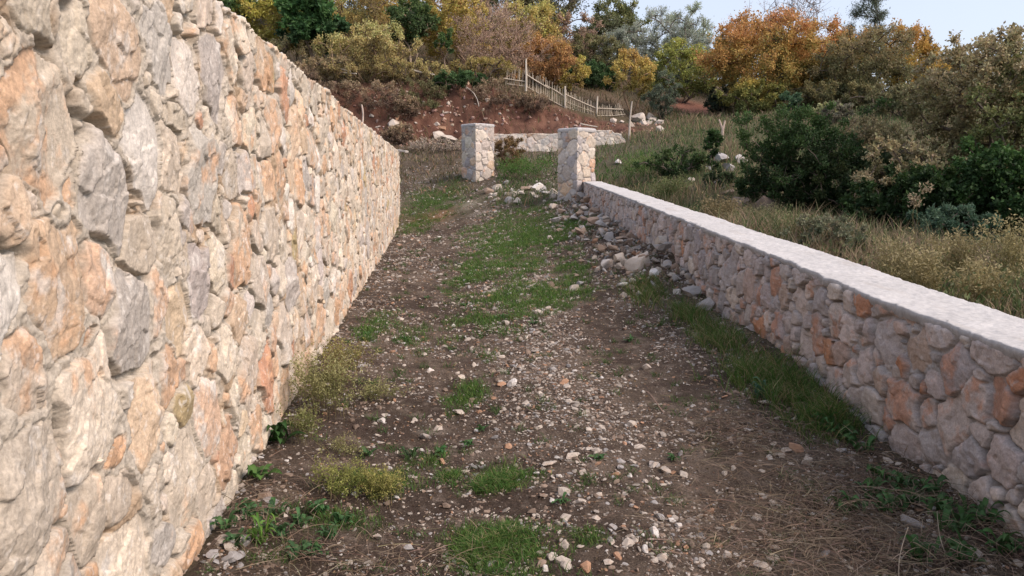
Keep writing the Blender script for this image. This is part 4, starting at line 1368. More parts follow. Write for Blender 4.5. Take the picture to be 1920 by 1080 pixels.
    woody('tree', 'orange and gold tree joined to the right side of the broadest orange one', T, 1520, 43.5, 44, 140, ORANGE, 52, clumps=110, leaves=11000, size=.13, lo=.06, stems=4, bark=(.1, .08, .06), topbias=0)
    woody('tree', 'bare twiggy tree rising over the orange crowns against the sky', T, 1470, 50, -8, 190, [(.16, .12, .09), (.2, .15, .11)], 53, clumps=150, leaves=700, size=.10, lo=.3, bark=(.17, .13, .115), twigs=4, updir=1.0, r0=.10, rtip=.016, csig=.2)
    woody('tree', 'brown green tree with a dark trunk in front of the orange and gold trees', T, 1603, 39.5, 56, 145, [(.06, .065, .025), (.11, .10, .04), (.14, .115, .05), (.16, .12, .05)], 54, clumps=120, leaves=10500, size=.11, lo=.10, stems=3, bark=(.085, .065, .05), lobes=.4)
    woody('tree', 'dark grey green pine rising above the brown green tree', T, 1610, 54, -22, 96, [(.04, .052, .035), (.065, .08, .05), (.085, .10, .065)], 55, clumps=70, leaves=6000, size=.14, aspect=.25, lo=.2, bark=(.08, .065, .055), lobes=.15, cone=.85)
    woody('tree', 'vivid orange tree at the right end of the orange row', T, 1698, 41, 50, 112, [(.18, .15, .03), (.40, .18, .03), (.48, .17, .03), (.42, .14, .03)], 56, clumps=80, leaves=8000, size=.12, lo=.08, stems=3, bark=(.1, .075, .06))
    woody('tree', 'narrow brown pointed conifer on the ridge right of the vivid orange tree', T, 1722, 50, 62, 24, [(.09, .06, .03), (.14, .09, .04)], 57, clumps=30, leaves=2200, size=.13, lo=.05, lobes=.1, cone=.8)
    woody('shrub', 'ochre bush below the narrow brown conifer', S, 1752, 44, 112, 70, [(.15, .12, .04), (.30, .18, .05), (.33, .19, .06)], 58, clumps=45, leaves=4200, size=.12, lo=0, stems=4, trunk_name='stems', crown_name='foliage')
    woody('shrub', 'yellow green shrub at the foot of the broadest orange tree', S, 1400, 40, 150, 110, [(.05, .06, .015), (.14, .14, .03), (.26, .19, .03)], 59, clumps=60, leaves=5500, size=.11, lo=0, stems=5, trunk_name='stems', crown_name='foliage')
    woody('shrub', 'blue green leafy bush under the orange and gold tree', S, 1478, 37.5, 172, 40, [(.03, .06, .03), (.05, .09, .045)], 60, clumps=20, leaves=1700, size=.12, lo=0, stems=3, trunk_name='stems', crown_name='foliage')
    woody('shrub', 'dark olive undergrowth below the brown green tree', S, 1560, 38.5, 158, 150, [(.04, .045, .02), (.09, .08, .03), (.13, .11, .04)], 61, clumps=70, leaves=6500, size=.11, lo=0, stems=6, trunk_name='stems', crown_name='foliage')
    woody('shrub', 'olive bush at the right end of the terrace, behind the tan leaved tree', S, 1690, 34, 162, 130, [(.05, .055, .025), (.10, .095, .04), (.14, .12, .055)], 62, clumps=70, leaves=6500, size=.10, lo=0, stems=6, trunk_name='stems', crown_name='foliage')
    # ---- the near thicket on the right
    woody('tree', 'large tan and grey green autumn tree with drooping branches, nearest on the right', T, 1845, 13.6, 58, 235, TAN, 71, clumps=340, leaves=26000, size=.062, aspect=.6, lo=.30, bark=(.11, .085, .065), csig=.075, twigs=5, updir=-.1, stems=3, lobes=.35, r0=.085, rtip=.004)
    woody('tree', 'green leaved tree with thin dark twigs at the right edge of the picture', T, 1925, 12.6, 90, 210, [(.05, .06, .02), (.11, .13, .045), (.20, .20, .085)], 72, clumps=150, leaves=11000, size=.062, aspect=.6, lo=.05, csig=.09, twigs=5, stems=4, r0=.07, rtip=.004)
    woody('shrub', 'tan leaved bush spilling down in front of the big autumn tree', S, 1690, 13.0, 262, 190, TAN, 73, clumps=130, leaves=8500, size=.058, aspect=.6, lo=.12, csig=.085, twigs=5, updir=-.25, stems=5, r0=.05, rtip=.004, trunk_name='stems', crown_name='foliage')
    woody('shrub', 'big dark green evergreen bush behind the white topped wall', S, 1495, 15.0, 188, 215, [(.018, .036, .012), (.028, .055, .016), (.05, .09, .024)], 74, clumps=260, leaves=19000, size=.065, aspect=.45, lo=0, csig=.10, stems=7, updir=1.0, r0=.05, rtip=.005, lobes=.65, shell=.25, trunk_name='stems', crown_name='foliage')
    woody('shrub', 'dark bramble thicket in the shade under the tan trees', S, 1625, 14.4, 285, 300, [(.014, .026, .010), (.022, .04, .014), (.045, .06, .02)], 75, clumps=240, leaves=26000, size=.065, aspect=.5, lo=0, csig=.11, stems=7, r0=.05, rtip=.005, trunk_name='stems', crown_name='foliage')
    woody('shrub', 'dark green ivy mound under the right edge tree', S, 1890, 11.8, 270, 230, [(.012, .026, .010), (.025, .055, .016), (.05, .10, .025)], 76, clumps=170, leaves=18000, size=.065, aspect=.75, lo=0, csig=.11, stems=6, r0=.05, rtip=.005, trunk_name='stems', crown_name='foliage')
    woody('shrub', 'blue green feathery bush in front of the ivy mound', S, 1800, 9.7, 395, 165, [(.025, .05, .03), (.045, .085, .05), (.075, .12, .075)], 77, clumps=80, leaves=7000, size=.05, aspect=.4, lo=0, csig=.12, stems=6, updir=.8, r0=.03, rtip=.003, trunk_name='stems', crown_name='foliage')
    woody('shrub', 'pale grey green rambling herb bush rising over the back edge of the white wall top', S, 1565, 8.6, 408, 150, [(.06, .075, .04), (.12, .135, .08), (.19, .19, .12)], 78, clumps=90, leaves=6500, size=.034, aspect=.5, lo=0, csig=.10, twigs=4, stems=7, r0=.016, rtip=.0025, trunk_name='stems', crown_name='foliage', bark=(.16, .13, .09))
    woody('shrub', 'low dark shrub on the terrace slope above the evergreen bush', S, 1640, 24, 236, 90, [(.03, .04, .02), (.06, .07, .035)], 79, clumps=45, leaves=4000, size=.08, lo=0, stems=5, trunk_name='stems', crown_name='foliage')
    woody('shrub', 'round grey brown shrub on the terrace under the brown green tree', S, 1560, 31, 196, 60, [(.07, .065, .045), (.12, .11, .07)], 80, clumps=30, leaves=2500, size=.09, lo=0, stems=4, trunk_name='stems', crown_name='foliage')
    woody('shrub', 'pale yellow green shrub on the terrace edge above the evergreen bush', S, 1540, 34, 196, 70, [(.12, .13, .05), (.22, .22, .10)], 81, clumps=30, leaves=2600, size=.09, lo=0, stems=4, updir=.9, trunk_name='stems', crown_name='foliage')
    woody('shrub', 'narrow dark green columnar sapling standing in the meadow by the ruined wall', S, 1336, 19.5, 240, 26, DKGREEN, 82, clumps=26, leaves=1600, size=.075, lo=.1, lobes=.25, trunk_name='stems', crown_name='foliage')
    woody('shrub', 'russet heathery bush at the right foot of the far gate pillar', S, 955, 27.2, 250, 62, [(.10, .075, .03), (.19, .125, .055), (.24, .15, .07)], 83, clumps=55, leaves=4200, size=.06, lo=0, stems=6, updir=1.0, csig=.14, trunk_name='stems', crown_name='foliage', bark=(.2, .12, .08))
    woody('shrub', 'low dark green shrub in the meadow, just above the ruined wall', S, 1265, 20, 278, 110, [(.02, .04, .014), (.04, .075, .022), (.07, .10, .035)], 84, clumps=60, leaves=4500, size=.07, lo=0, stems=6, trunk_name='stems', crown_name='foliage')
    woody('shrub', 'grey leafless bush of tangled twigs left of the far gate pillar', S, 810, 33, 262, 110, [(.20, .16, .12), (.26, .21, .16)], 85, clumps=120, leaves=800, size=.06, lo=0, stems=9, bark=(.19, .155, .125), twigs=6, r0=.03, rtip=.010, trunk_name='stems', crown_name='foliage')
    woody('shrub', 'dark green rambling shrub over the ruined wall stones', S, 1352, 17.6, 322, 70, [(.025, .04, .016), (.05, .07, .03)], 86, clumps=40, leaves=2200, size=.06, lo=0, stems=5, trunk_name='stems', crown_name='foliage')


build_trees()

# ------------------------------------------------------------------ more growth closing the hillside
def build_more_trees():
    T, S = 'tree', 'shrub'
    woody('tree', 'green and gold tree filling the top edge above the olive brown shrub', T, 705, 50, -120, 170, [(.07, .075, .03), (.14, .12, .035), (.26, .19, .04)], 91, clumps=90, leaves=8000, size=.15, lo=.1, stems=3)
    woody('tree', 'dark holm oak at the top edge behind the yellow bush with bare stems', T, 850, 52, -130, 170, [(.03, .045, .018), (.055, .07, .025), (.10, .09, .03)], 92, clumps=90, leaves=8500, size=.15, lo=.1, stems=2)
    woody('shrub', 'ochre scrub high on the slope, between the dark oak and the pink bush', S, 970, 50, 10, 150, OCHRE, 93, clumps=80, leaves=7000, size=.13, lo=0, stems=6, trunk_name='stems', crown_name='foliage')
    woody('tree', 'dark green oak low behind the rusty orange bush', T, 1000, 53, -30, 150, [(.035, .045, .02), (.06, .065, .03), (.10, .085, .04)], 94, clumps=90, leaves=9000, size=.15, lo=.05, stems=3)
    woody('shrub', 'straw coloured scrub under the yellow ochre shrub by the wall top', S, 545, 38.5, 70, 120, [(.18, .14, .07), (.32, .24, .11)], 95, clumps=60, leaves=3500, size=.08, lo=0, stems=8, updir=1.0, trunk_name='stems', crown_name='foliage')
    woody('shrub', 'dim brown scrub in the shade below the glossy green tree', S, 625, 37.6, 110, 120, [(.12, .10, .05), (.23, .17, .085)], 96, clumps=60, leaves=3800, size=.08, lo=0, stems=8, updir=.8, trunk_name='stems', crown_name='foliage')
    woody('shrub', 'brown and green scrub along the bank top right of the slender green tree', S, 790, 38.4, 120, 130, [(.16, .125, .05), (.33, .225, .08)], 97, clumps=70, leaves=4200, size=.08, lo=0, stems=8, updir=1.0, trunk_name='stems', crown_name='foliage')
    woody('shrub', 'yellow flecked scrub between pink bare bush and bank lip', S, 905, 39, 110, 120, [(.16, .12, .04), (.34, .22, .055)], 98, clumps=60, leaves=3600, size=.08, lo=0, stems=8, updir=1.0, trunk_name='stems', crown_name='foliage')
    woody('tree', 'dull green tree behind the olive brown one, filling the gap to the skyline', T, 1120, 60, 35, 120, [(.05, .06, .028), (.09, .095, .045)], 99, clumps=70, leaves=6500, size=.15, lo=.05, stems=3)
    woody('tree', 'dark tree behind the broadest orange crown, seen through its gaps', T, 1440, 52, 75, 190, [(.05, .05, .02), (.12, .10, .03)], 100, clumps=90, leaves=8000, size=.15, lo=0, stems=4)
    woody('tree', 'dark olive tree behind the brown green tree, seen through its gaps', T, 1600, 50, 95, 190, [(.05, .052, .025), (.10, .09, .035)], 101, clumps=90, leaves=8000, size=.15, lo=0, stems=4)
    woody('tree', 'brownish green tree far behind the large tan autumn tree', T, 1800, 46, 110, 190, [(.06, .06, .03), (.11, .10, .045), (.16, .13, .06)], 102, clumps=90, leaves=8000, size=.14, lo=0, stems=4)
    woody('shrub', 'dim grey green scrub at the back of the red earth plot under the olives', S, 1230, 54, 120, 110, [(.04, .05, .03), (.075, .08, .045)], 103, clumps=60, leaves=5500, size=.13, lo=0, stems=5, trunk_name='stems', crown_name='foliage')

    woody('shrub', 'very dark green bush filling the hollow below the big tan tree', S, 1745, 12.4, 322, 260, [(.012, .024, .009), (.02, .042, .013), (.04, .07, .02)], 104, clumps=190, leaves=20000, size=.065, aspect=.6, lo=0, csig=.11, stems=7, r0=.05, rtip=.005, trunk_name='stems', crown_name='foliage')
    woody('shrub', 'mixed green and tan bramble between the evergreen bush and the tan tree', S, 1625, 17.5, 225, 170, [(.05, .06, .025), (.11, .10, .05), (.16, .135, .075)], 105, clumps=120, leaves=10000, size=.06, lo=0, csig=.11, stems=6, r0=.04, rtip=.005, trunk_name='stems', crown_name='foliage')
    woody('shrub', 'low green bush at the left foot of the dark evergreen, over the brown boulders', S, 1420, 15.8, 320, 90, [(.02, .04, .014), (.04, .07, .022), (.08, .11, .04)], 106, clumps=60, leaves=5000, size=.055, lo=0, csig=.12, stems=5, r0=.03, rtip=.004, trunk_name='stems', crown_name='foliage')
    # dry scrub rooted in the red bank itself
    DRYB = [(.075, .05, .035), (.15, .105, .065), (.21, .155, .09)]
    for k, (px, Y, top, w, lab) in enumerate([(575, 36.6, 120, 90, 'dark dry scrub directly over the wall top, leftmost on the red bank'), (640, 36.2, 150, 100, 'brown dry scrub on the left part of the red bank, above the pale stake'),
                                            (715, 36.3, 160, 90, 'brown twiggy scrub on the red bank, right of the pale stake'), (765, 36.0, 180, 60, 'small green brown scrub in the stony middle of the red bank'),
                                            (800, 36.6, 150, 80, 'dull green scrub hanging at the lip of the red bank, left of the evergreen one'), (930, 37.0, 150, 100, 'straw green scrub at the lip of the red bank, under the pink bush'),
                                            (1000, 37.2, 172, 60, 'dry root tangle on the red bank under the fence top'), (745, 34.6, 232, 60, 'little dry bush at the toe of the red bank by the tall wall end')]):
        woody('dry_scrub', lab, 'scrub', px, Y, top, w, DRYB if k != 4 else [(.06, .065, .025), (.12, .11, .045)], 110 + k, clumps=55, leaves=2600, size=.07, lo=0, stems=8, updir=.4, r0=.03, rtip=.009, twigs=6, csig=.14, bark=(.17, .11, .08), trunk_name='stems', crown_name='foliage')


build_more_trees()


# ------------------------------------------------------------------ wooden things
def stick(a, b, r0, r1, rng, sides=6, bend=.02, col=(.36, .31, .26), segs=4, flat=1.0):
    """one rough stick from a to b; returns vertices, quads, colours (ends closed by a point)"""
    a = np.array(a, float); b = np.array(b, float)
    d = b - a; L = np.linalg.norm(d); d = d / L
    ref = np.array([1., 0, 0]) if abs(d[2]) > .8 else np.array([0, 0, 1.])
    u = np.cross(d, ref); u /= np.linalg.norm(u); v = np.cross(d, u)
    off = rng.normal(0, bend * L, 2)
    V = []; C = []
    for k in range(segs + 1):
        t = k / segs
        c = a + d * L * t + (u * off[0] + v * off[1]) * math.sin(math.pi * t)
        r = r0 + (r1 - r0) * t
        for s_ in range(sides):
            an = s_ / sides * 2 * math.pi + .4
            rr = r * (1 + rng.normal(0, .08))
            V.append(c + u * math.cos(an) * rr + v * math.sin(an) * rr * flat)
            C.append(np.array(col) * rng.uniform(.8, 1.15))
    Q = []
    for k in range(segs):
        for s_ in range(sides):
            s2 = (s_ + 1) % sides
            Q.append([k * sides + s_, k * sides + s2, (k + 1) * sides + s2, (k + 1) * sides + s_])
    V += [a, b]; C += [np.array(col)] * 2
    T = []
    for s_ in range(sides):
        s2 = (s_ + 1) % sides
        T.append([len(V) - 2, s2, s_]); T.append([len(V) - 1, segs * sides + s_, segs * sides + s2])
    return np.array(V), np.array(Q), np.array(T), np.array(C)


def stick_ob(name, a, b, r0, r1, rng, parent=None, **k):
    V, Q, T, C = stick(a, b, r0, r1, rng, **k)
    o = mesh(name, V - np.array(a), [Q, T], M_WOOD, None, C, smooth=False)
    o.location = a
    if parent is not None:
        o.location = np.array(a) - np.array(parent.location)
        o.parent = parent
    return o


def build_fence():
    rng = np.random.default_rng(66)
    # foot of the fence and its height, photo pixels, with distance along the bank top
    fx = [945, 985, 1022, 1060, 1090, 1118, 1145, 1176]
    fy = [160, 165, 184, 205, 215, 223, 224, 219]
    ty = [131, 133, 148, 171, 184, 195, 199, 195]
    fY = [38.4, 38.4, 38.6, 38.9, 39.2, 39.6, 39.9, 40.3]
    at = lambda px: (np.interp(px, fx, fy), np.interp(px, fx, ty), np.interp(px, fx, fY))

    def foot(px, f=0.0):
        b, t, Y = at(px)
        return W(px, b + (t - b) * f, Y)
    o0 = foot(1060)
    root = empty('picket_fence', tuple(o0))
    grey = (.47, .41, .33)
    for px in np.arange(947, 1174, 3.0):
        px = px + rng.normal(0, .5)
        if rng.random() < .04: continue
        low = rng.uniform(.0, .08); hi = rng.uniform(.9, 1.12)
        lean = rng.normal(0, 1.0) + (np.clip((px - 1140) / 34, 0, 1) * -7) + (3.0 if px < 985 else 0)
        a = foot(px, low); b = foot(px, hi); b[0] += lean / FPX * 39 * 1.0; b[1] += rng.normal(0, .03)
        w = rng.uniform(.020, .032)
        stick_ob('picket', a, b, w, w * .8, rng, root, sides=5, col=np.array(grey) * rng.uniform(.75, 1.15), segs=3, flat=.6)
    rails = [(944, 988, .45, .40, .045), (950, 986, .12, .10, .03), (988, 1030, .80, .62, .055), (1022, 1060, .68, .66, .05), (986, 1062, .12, .06, .03),
             (1060, 1118, .82, .70, .05), (1058, 1120, .14, .10, .035), (1116, 1168, .70, .62, .045), (1116, 1172, .20, .22, .03), (1062, 1116, .42, .40, .022)]
    for (p0, p1, f0, f1, r) in rails:
        a = foot(p0, f0); b = foot(p1, f1); a[1] -= .05; b[1] -= .05
        stick_ob('rail', a, b, r, r * .9, rng, root, sides=6, col=(.52, .455, .37), flat=.6, bend=.012, segs=6)
    for (px, top) in ((986, 111), (1060, 162), (1118, 181)):
        b, t, Y = at(px)
        a = W(px, b + 6, Y); e = W(px + rng.normal(0, 1.0), top, Y); a[1] -= .1; e[1] -= .1
        stick_ob('post', a, e, .058, .045, rng, root, sides=7, col=(.50, .44, .36))
    tag(root, 'uneven picket fence of grey sticks running down the top of the red bank', 'fence')


def pole(name, label, cat, p0, p1, Y0, Y1, r0, r1, seed, col=(.45, .39, .33), sink=.15, **k):
    rng = np.random.default_rng(seed)
    a = W(p0[0], p0[1], Y0); b = W(p1[0], p1[1], Y1)
    if sink: a = a - (b - a) / np.linalg.norm(b - a) * sink
    o = stick_ob(name, a, b, r0, r1, rng, col=col, **k)
    return tag(o, label, cat)


def plank(name, label, p0, p1, Y0, Y1, w, th, seed, col=(.50, .46, .41)):
    """a rough sawn board between two points"""
    rng = np.random.default_rng(seed)
    a = W(p0[0], p0[1], Y0); b = W(p1[0], p1[1], Y1)
    d = b - a; L = np.linalg.norm(d); d /= L
    s_ = np.cross(d, [0, 0, 1.]); s_ /= np.linalg.norm(s_); n = np.cross(s_, d)
    V = []; C = []
    for k in range(9):
        t = k / 8
        c = a + d * L * t + n * rng.normal(0, .006)
        ww = w * (1 + rng.normal(0, .05)); hh = th * (1 + rng.normal(0, .1))
        for (p, q) in ((-1, -1), (1, -1), (1, 1), (-1, 1)):
            V.append(c + s_ * p * ww / 2 + n * q * hh / 2); C.append(np.array(col) * rng.uniform(.8, 1.1))
    Q = [[0, 3, 2, 1], [32, 33, 34, 35]]
    for k in range(8):
        for j in range(4):
            Q.append([k * 4 + j, k * 4 + (j + 1) % 4, k * 4 + 4 + (j + 1) % 4, k * 4 + 4 + j])
    o = mesh(name, np.array(V) - a, [np.array(Q)], M_WOOD, None, np.array(C))
    o.location = a
    return tag(o, label, 'plank')


def build_wood():
    build_fence()
    pole('wooden_pole', 'tall thin leaning pole standing at the end of the cream wall, below the fence', 'pole', (1180, 262), (1185, 190), 31.2, 31.2, .045, .028, 1, segs=5)
    # forked stake: two prongs grown from one post
    rng = np.random.default_rng(5)
    a = W(1352, 268, 27); f = W(1355, 243, 27); l = W(1348, 224, 27); r = W(1359, 226, 27)
    g = Geo()
    for (p, q, r0, r1) in ((a, f, .05, .042), (f, l, .04, .025), (f, r, .04, .028)):
        V, Q, T, C = stick(p, q, r0, r1, rng, col=(.46, .36, .30)); g.add(V, Q, T, C)
    o = g.build('forked_stake', M_WOOD, origin=a); o.location = a
    tag(o, 'pale forked wooden stake standing in the meadow grass below the red earth plot', 'stake')
    pole('wooden_stake', 'short pale stake standing at the foot of the red bank, just over the tall wall', 'stake', (679, 228), (678, 196), 34.2, 34.2, .075, .06, 3, col=(.50, .40, .34), flat=.6)
    plank('wooden_plank', 'long grey board lying on the hillside under the olive brown shrub', (612, 124), (656, 133), 37.6, 37.4, .20, .05, 4)
    plank('wooden_plank', 'short pale board lying below the long one on the hillside', (645, 136), (668, 138), 37.2, 37.1, .16, .05, 5)
    plank('wooden_plank', 'grey plank end jutting over the far end of the tall wall', (735, 281), (763, 284), 22.7, 22.3, .14, .05, 6, col=(.42, .38, .34))
    pole('fallen_branch', 'bleached fallen branch lying on the bank top by the slender green tree', 'branch', (772, 131), (815, 140), 38.2, 38.0, .05, .03, 7, sink=0, col=(.5, .45, .38), bend=.05)
    pole('fallen_branch', 'thin pale branch leaning down the face of the red bank', 'branch', (868, 160), (898, 199), 37.2, 35.6, .03, .02, 8, sink=0, bend=.04)
    pole('wooden_rail', 'thin grey rail lying along the ground behind the near gate pillar top', 'rail', (1088, 232), (1120, 238), 34, 34, .035, .03, 9, sink=0)
    pole('dead_stem', 'thin dark dry stem arching up in front of the tall wall at the bottom left', 'stem', (350, 1058), (432, 880), 2.75, 3.25, .0028, .0014, 10, sink=.02, col=(.14, .09, .07), bend=.06, segs=9)
    pole('dead_stem', 'pale bare shoot standing in the weeds at the bottom right', 'stem', (1690, 1085), (1703, 988), 2.55, 2.6, .0024, .0012, 11, sink=.05, col=(.34, .29, .23), bend=.05, segs=7)
    pole('dead_stem', 'second pale bare shoot, bent, nearest the low wall at the bottom right', 'stem', (1785, 1050), (1757, 958), 2.7, 2.75, .0024, .0012, 12, sink=.05, col=(.34, .29, .23), bend=.08, segs=7)
    pole('fallen_branch', 'thin brown stick lying in the right wheel rut', 'branch', (1212, 735), (1245, 775), 4.9, 4.5, .006, .004, 13, sink=0, col=(.2, .14, .11), bend=.04)


build_wood()


# ------------------------------------------------------------------ weeds
def weed(label, px, py, r, h, stems, per, size, cols, seed, aspect=.5, spread=1.0, name='feathery_weed', group=None, tip=None, stemc=(.20, .17, .08), at=None, near=1.5, start=.25):
    """a bunch of thin arching stems set with small leaves"""
    rng = np.random.default_rng(seed)
    p = ground_at(px, py, near=near) if at is None else np.array([at[0], at[1], gz(*at)])
    if p[1] < 20 and at is None and px < 900: p[0] = max(p[0], XL(p[1]) + r * .55)
    root = empty(name, tuple(p))
    b = np.stack([rng.normal(0, r * .35, stems), rng.normal(0, r * .35, stems), np.zeros(stems)], 1)
    b[:, 2] = ground_z(b[:, 0] + p[0], b[:, 1] + p[1]) - p[2] - .005
    a = rng.uniform(0, 6.28, stems)
    out = np.stack([np.cos(a), np.sin(a), np.zeros(stems)], 1) * (r * rng.uniform(.3, 1.1, stems) * spread)[:, None]
    hh = h * rng.uniform(.55, 1.1, stems)
    K = 6
    t = np.linspace(0, 1, K)
    pos = b[:, None] + out[:, None] * (t ** 1.6)[None, :, None] + np.array([0, 0, 1.0]) * (hh[:, None] * np.sin(t * 1.5)[None])[:, :, None]
    pos += rng.normal(0, .04 * h, pos.shape) * t[None, :, None]
    if px < 900: pos[:, :, 0] = np.maximum(pos[:, :, 0], XL(pos[:, :, 1] + p[1]) + .05 - p[0])
    w = np.stack([-np.sin(a), np.cos(a), np.zeros(stems)], 1) * max(.0010, size * .05)
    A, B = pos - w[:, None], pos + w[:, None]
    V = np.stack([A, B], 2).reshape(-1, 3)
    i = (np.arange(stems) * 2 * K)[:, None, None] + (np.arange(K - 1) * 2)[None, :, None]
    g = Geo(); g.add(V, (i + np.array([0, 1, 3, 2])).reshape(-1, 4), col=np.array(stemc))
    g.build('stems', M_GRASS, root)
    n = stems * per
    si = np.repeat(np.arange(stems), per)
    f = rng.uniform(start, 1, n) * (K - 1); k = np.minimum(f.astype(int), K - 2); fr = (f - k)[:, None]
    Pn = pos[si, k] * (1 - fr) + pos[si, k + 1] * fr + rng.normal(0, size * .8, (n, 3))
    if px < 900 and p[1] < 20:
        lim = XL(Pn[:, 1] + p[1]) + .055 - p[0]
        Pn[:, 0] = np.where(Pn[:, 0] < lim, lim + rng.uniform(0, .10, n), Pn[:, 0])
    D = (pos[si, k + 1] - pos[si, k]); D = D / np.linalg.norm(D, axis=1)[:, None] * .7 + rng.normal(0, .7, (n, 3))
    C = ramp_col(cols, np.clip(f / (K - 1) + rng.normal(0, .2, n), 0, 1)) * rng.uniform(.75, 1.25, (n, 1))
    V, Q = leaf_quads(Pn, D, size * rng.uniform(.5, 1.3, n), aspect, rng)
    V[:, 2] = np.maximum(V[:, 2], ground_z(V[:, 0] + p[0], V[:, 1] + p[1]) - p[2] + .001)
    g = Geo(); g.add(V, Q, col=np.repeat(C, 4, 0))
    g.build('leaves', M_LEAF, root)
    return tag(root, label, 'weed', group)


def broadleaf(label, px, py, n, L, w, rise, col, seed, name='broadleaf_weed', group=None, spread=.05):
    """a low plant of curved broad leaves, one mesh"""
    rng = np.random.default_rng(seed)
    p = ground_at(px, py)
    if px < 700: p[0] = max(p[0], XL(p[1]) + .07)
    if px > 1400: p[0] = min(p[0], XR(p[1]) - .07)
    g = Geo()
    prof = np.array([.25, .75, 1.0, .85, .5, .05])
    for k in range(n):
        a = rng.uniform(0, 6.28)
        d = np.array([math.cos(a), math.sin(a), 0]); s_ = np.array([-d[1], d[0], 0])
        l = L * rng.uniform(.5, 1.15); ww = w * rng.uniform(.7, 1.2) * .5; up = rise * rng.uniform(.4, 1.3)
        b = np.array([rng.normal(0, spread), rng.normal(0, spread), 0])
        b[2] = gz(b[0] + p[0], b[1] + p[1]) - p[2]
        tw = rng.normal(0, .4)
        V = []
        for j, t in enumerate(np.linspace(0, 1, 6)):
            c = b + d * l * t * .85 + np.array([0, 0, l * (up * (t - .75 * t * t) * 1.6) + .006])
            e = s_ * ww * prof[j] * math.cos(tw) + np.array([0, 0, 1]) * ww * prof[j] * math.sin(tw)
            crest = np.array([0, 0, ww * prof[j] * .35])
            jit_ = 1 + rng.normal(0, .12)
            V += [c - e * jit_ + crest, c - crest * .2, c + e * jit_ + crest]
        Q = []
        for j in range(5):
            for m in range(2):
                Q.append([j * 3 + m, j * 3 + m + 1, j * 3 + m + 4, j * 3 + m + 3])
        cc = np.array(col) * rng.uniform(.75, 1.3) * (1 + rng.normal(0, .06, 3))
        C = np.tile(cc, (18, 1)); C[1::3] *= 1.25
        g.add(np.array(V), Q, col=C)
    o = g.build(name, M_LEAF, smooth=True)
    o.location = p
    return tag(o, label, 'weed', group)


FEATH = [(.11, .125, .04), (.22, .22, .085), (.36, .34, .16)]


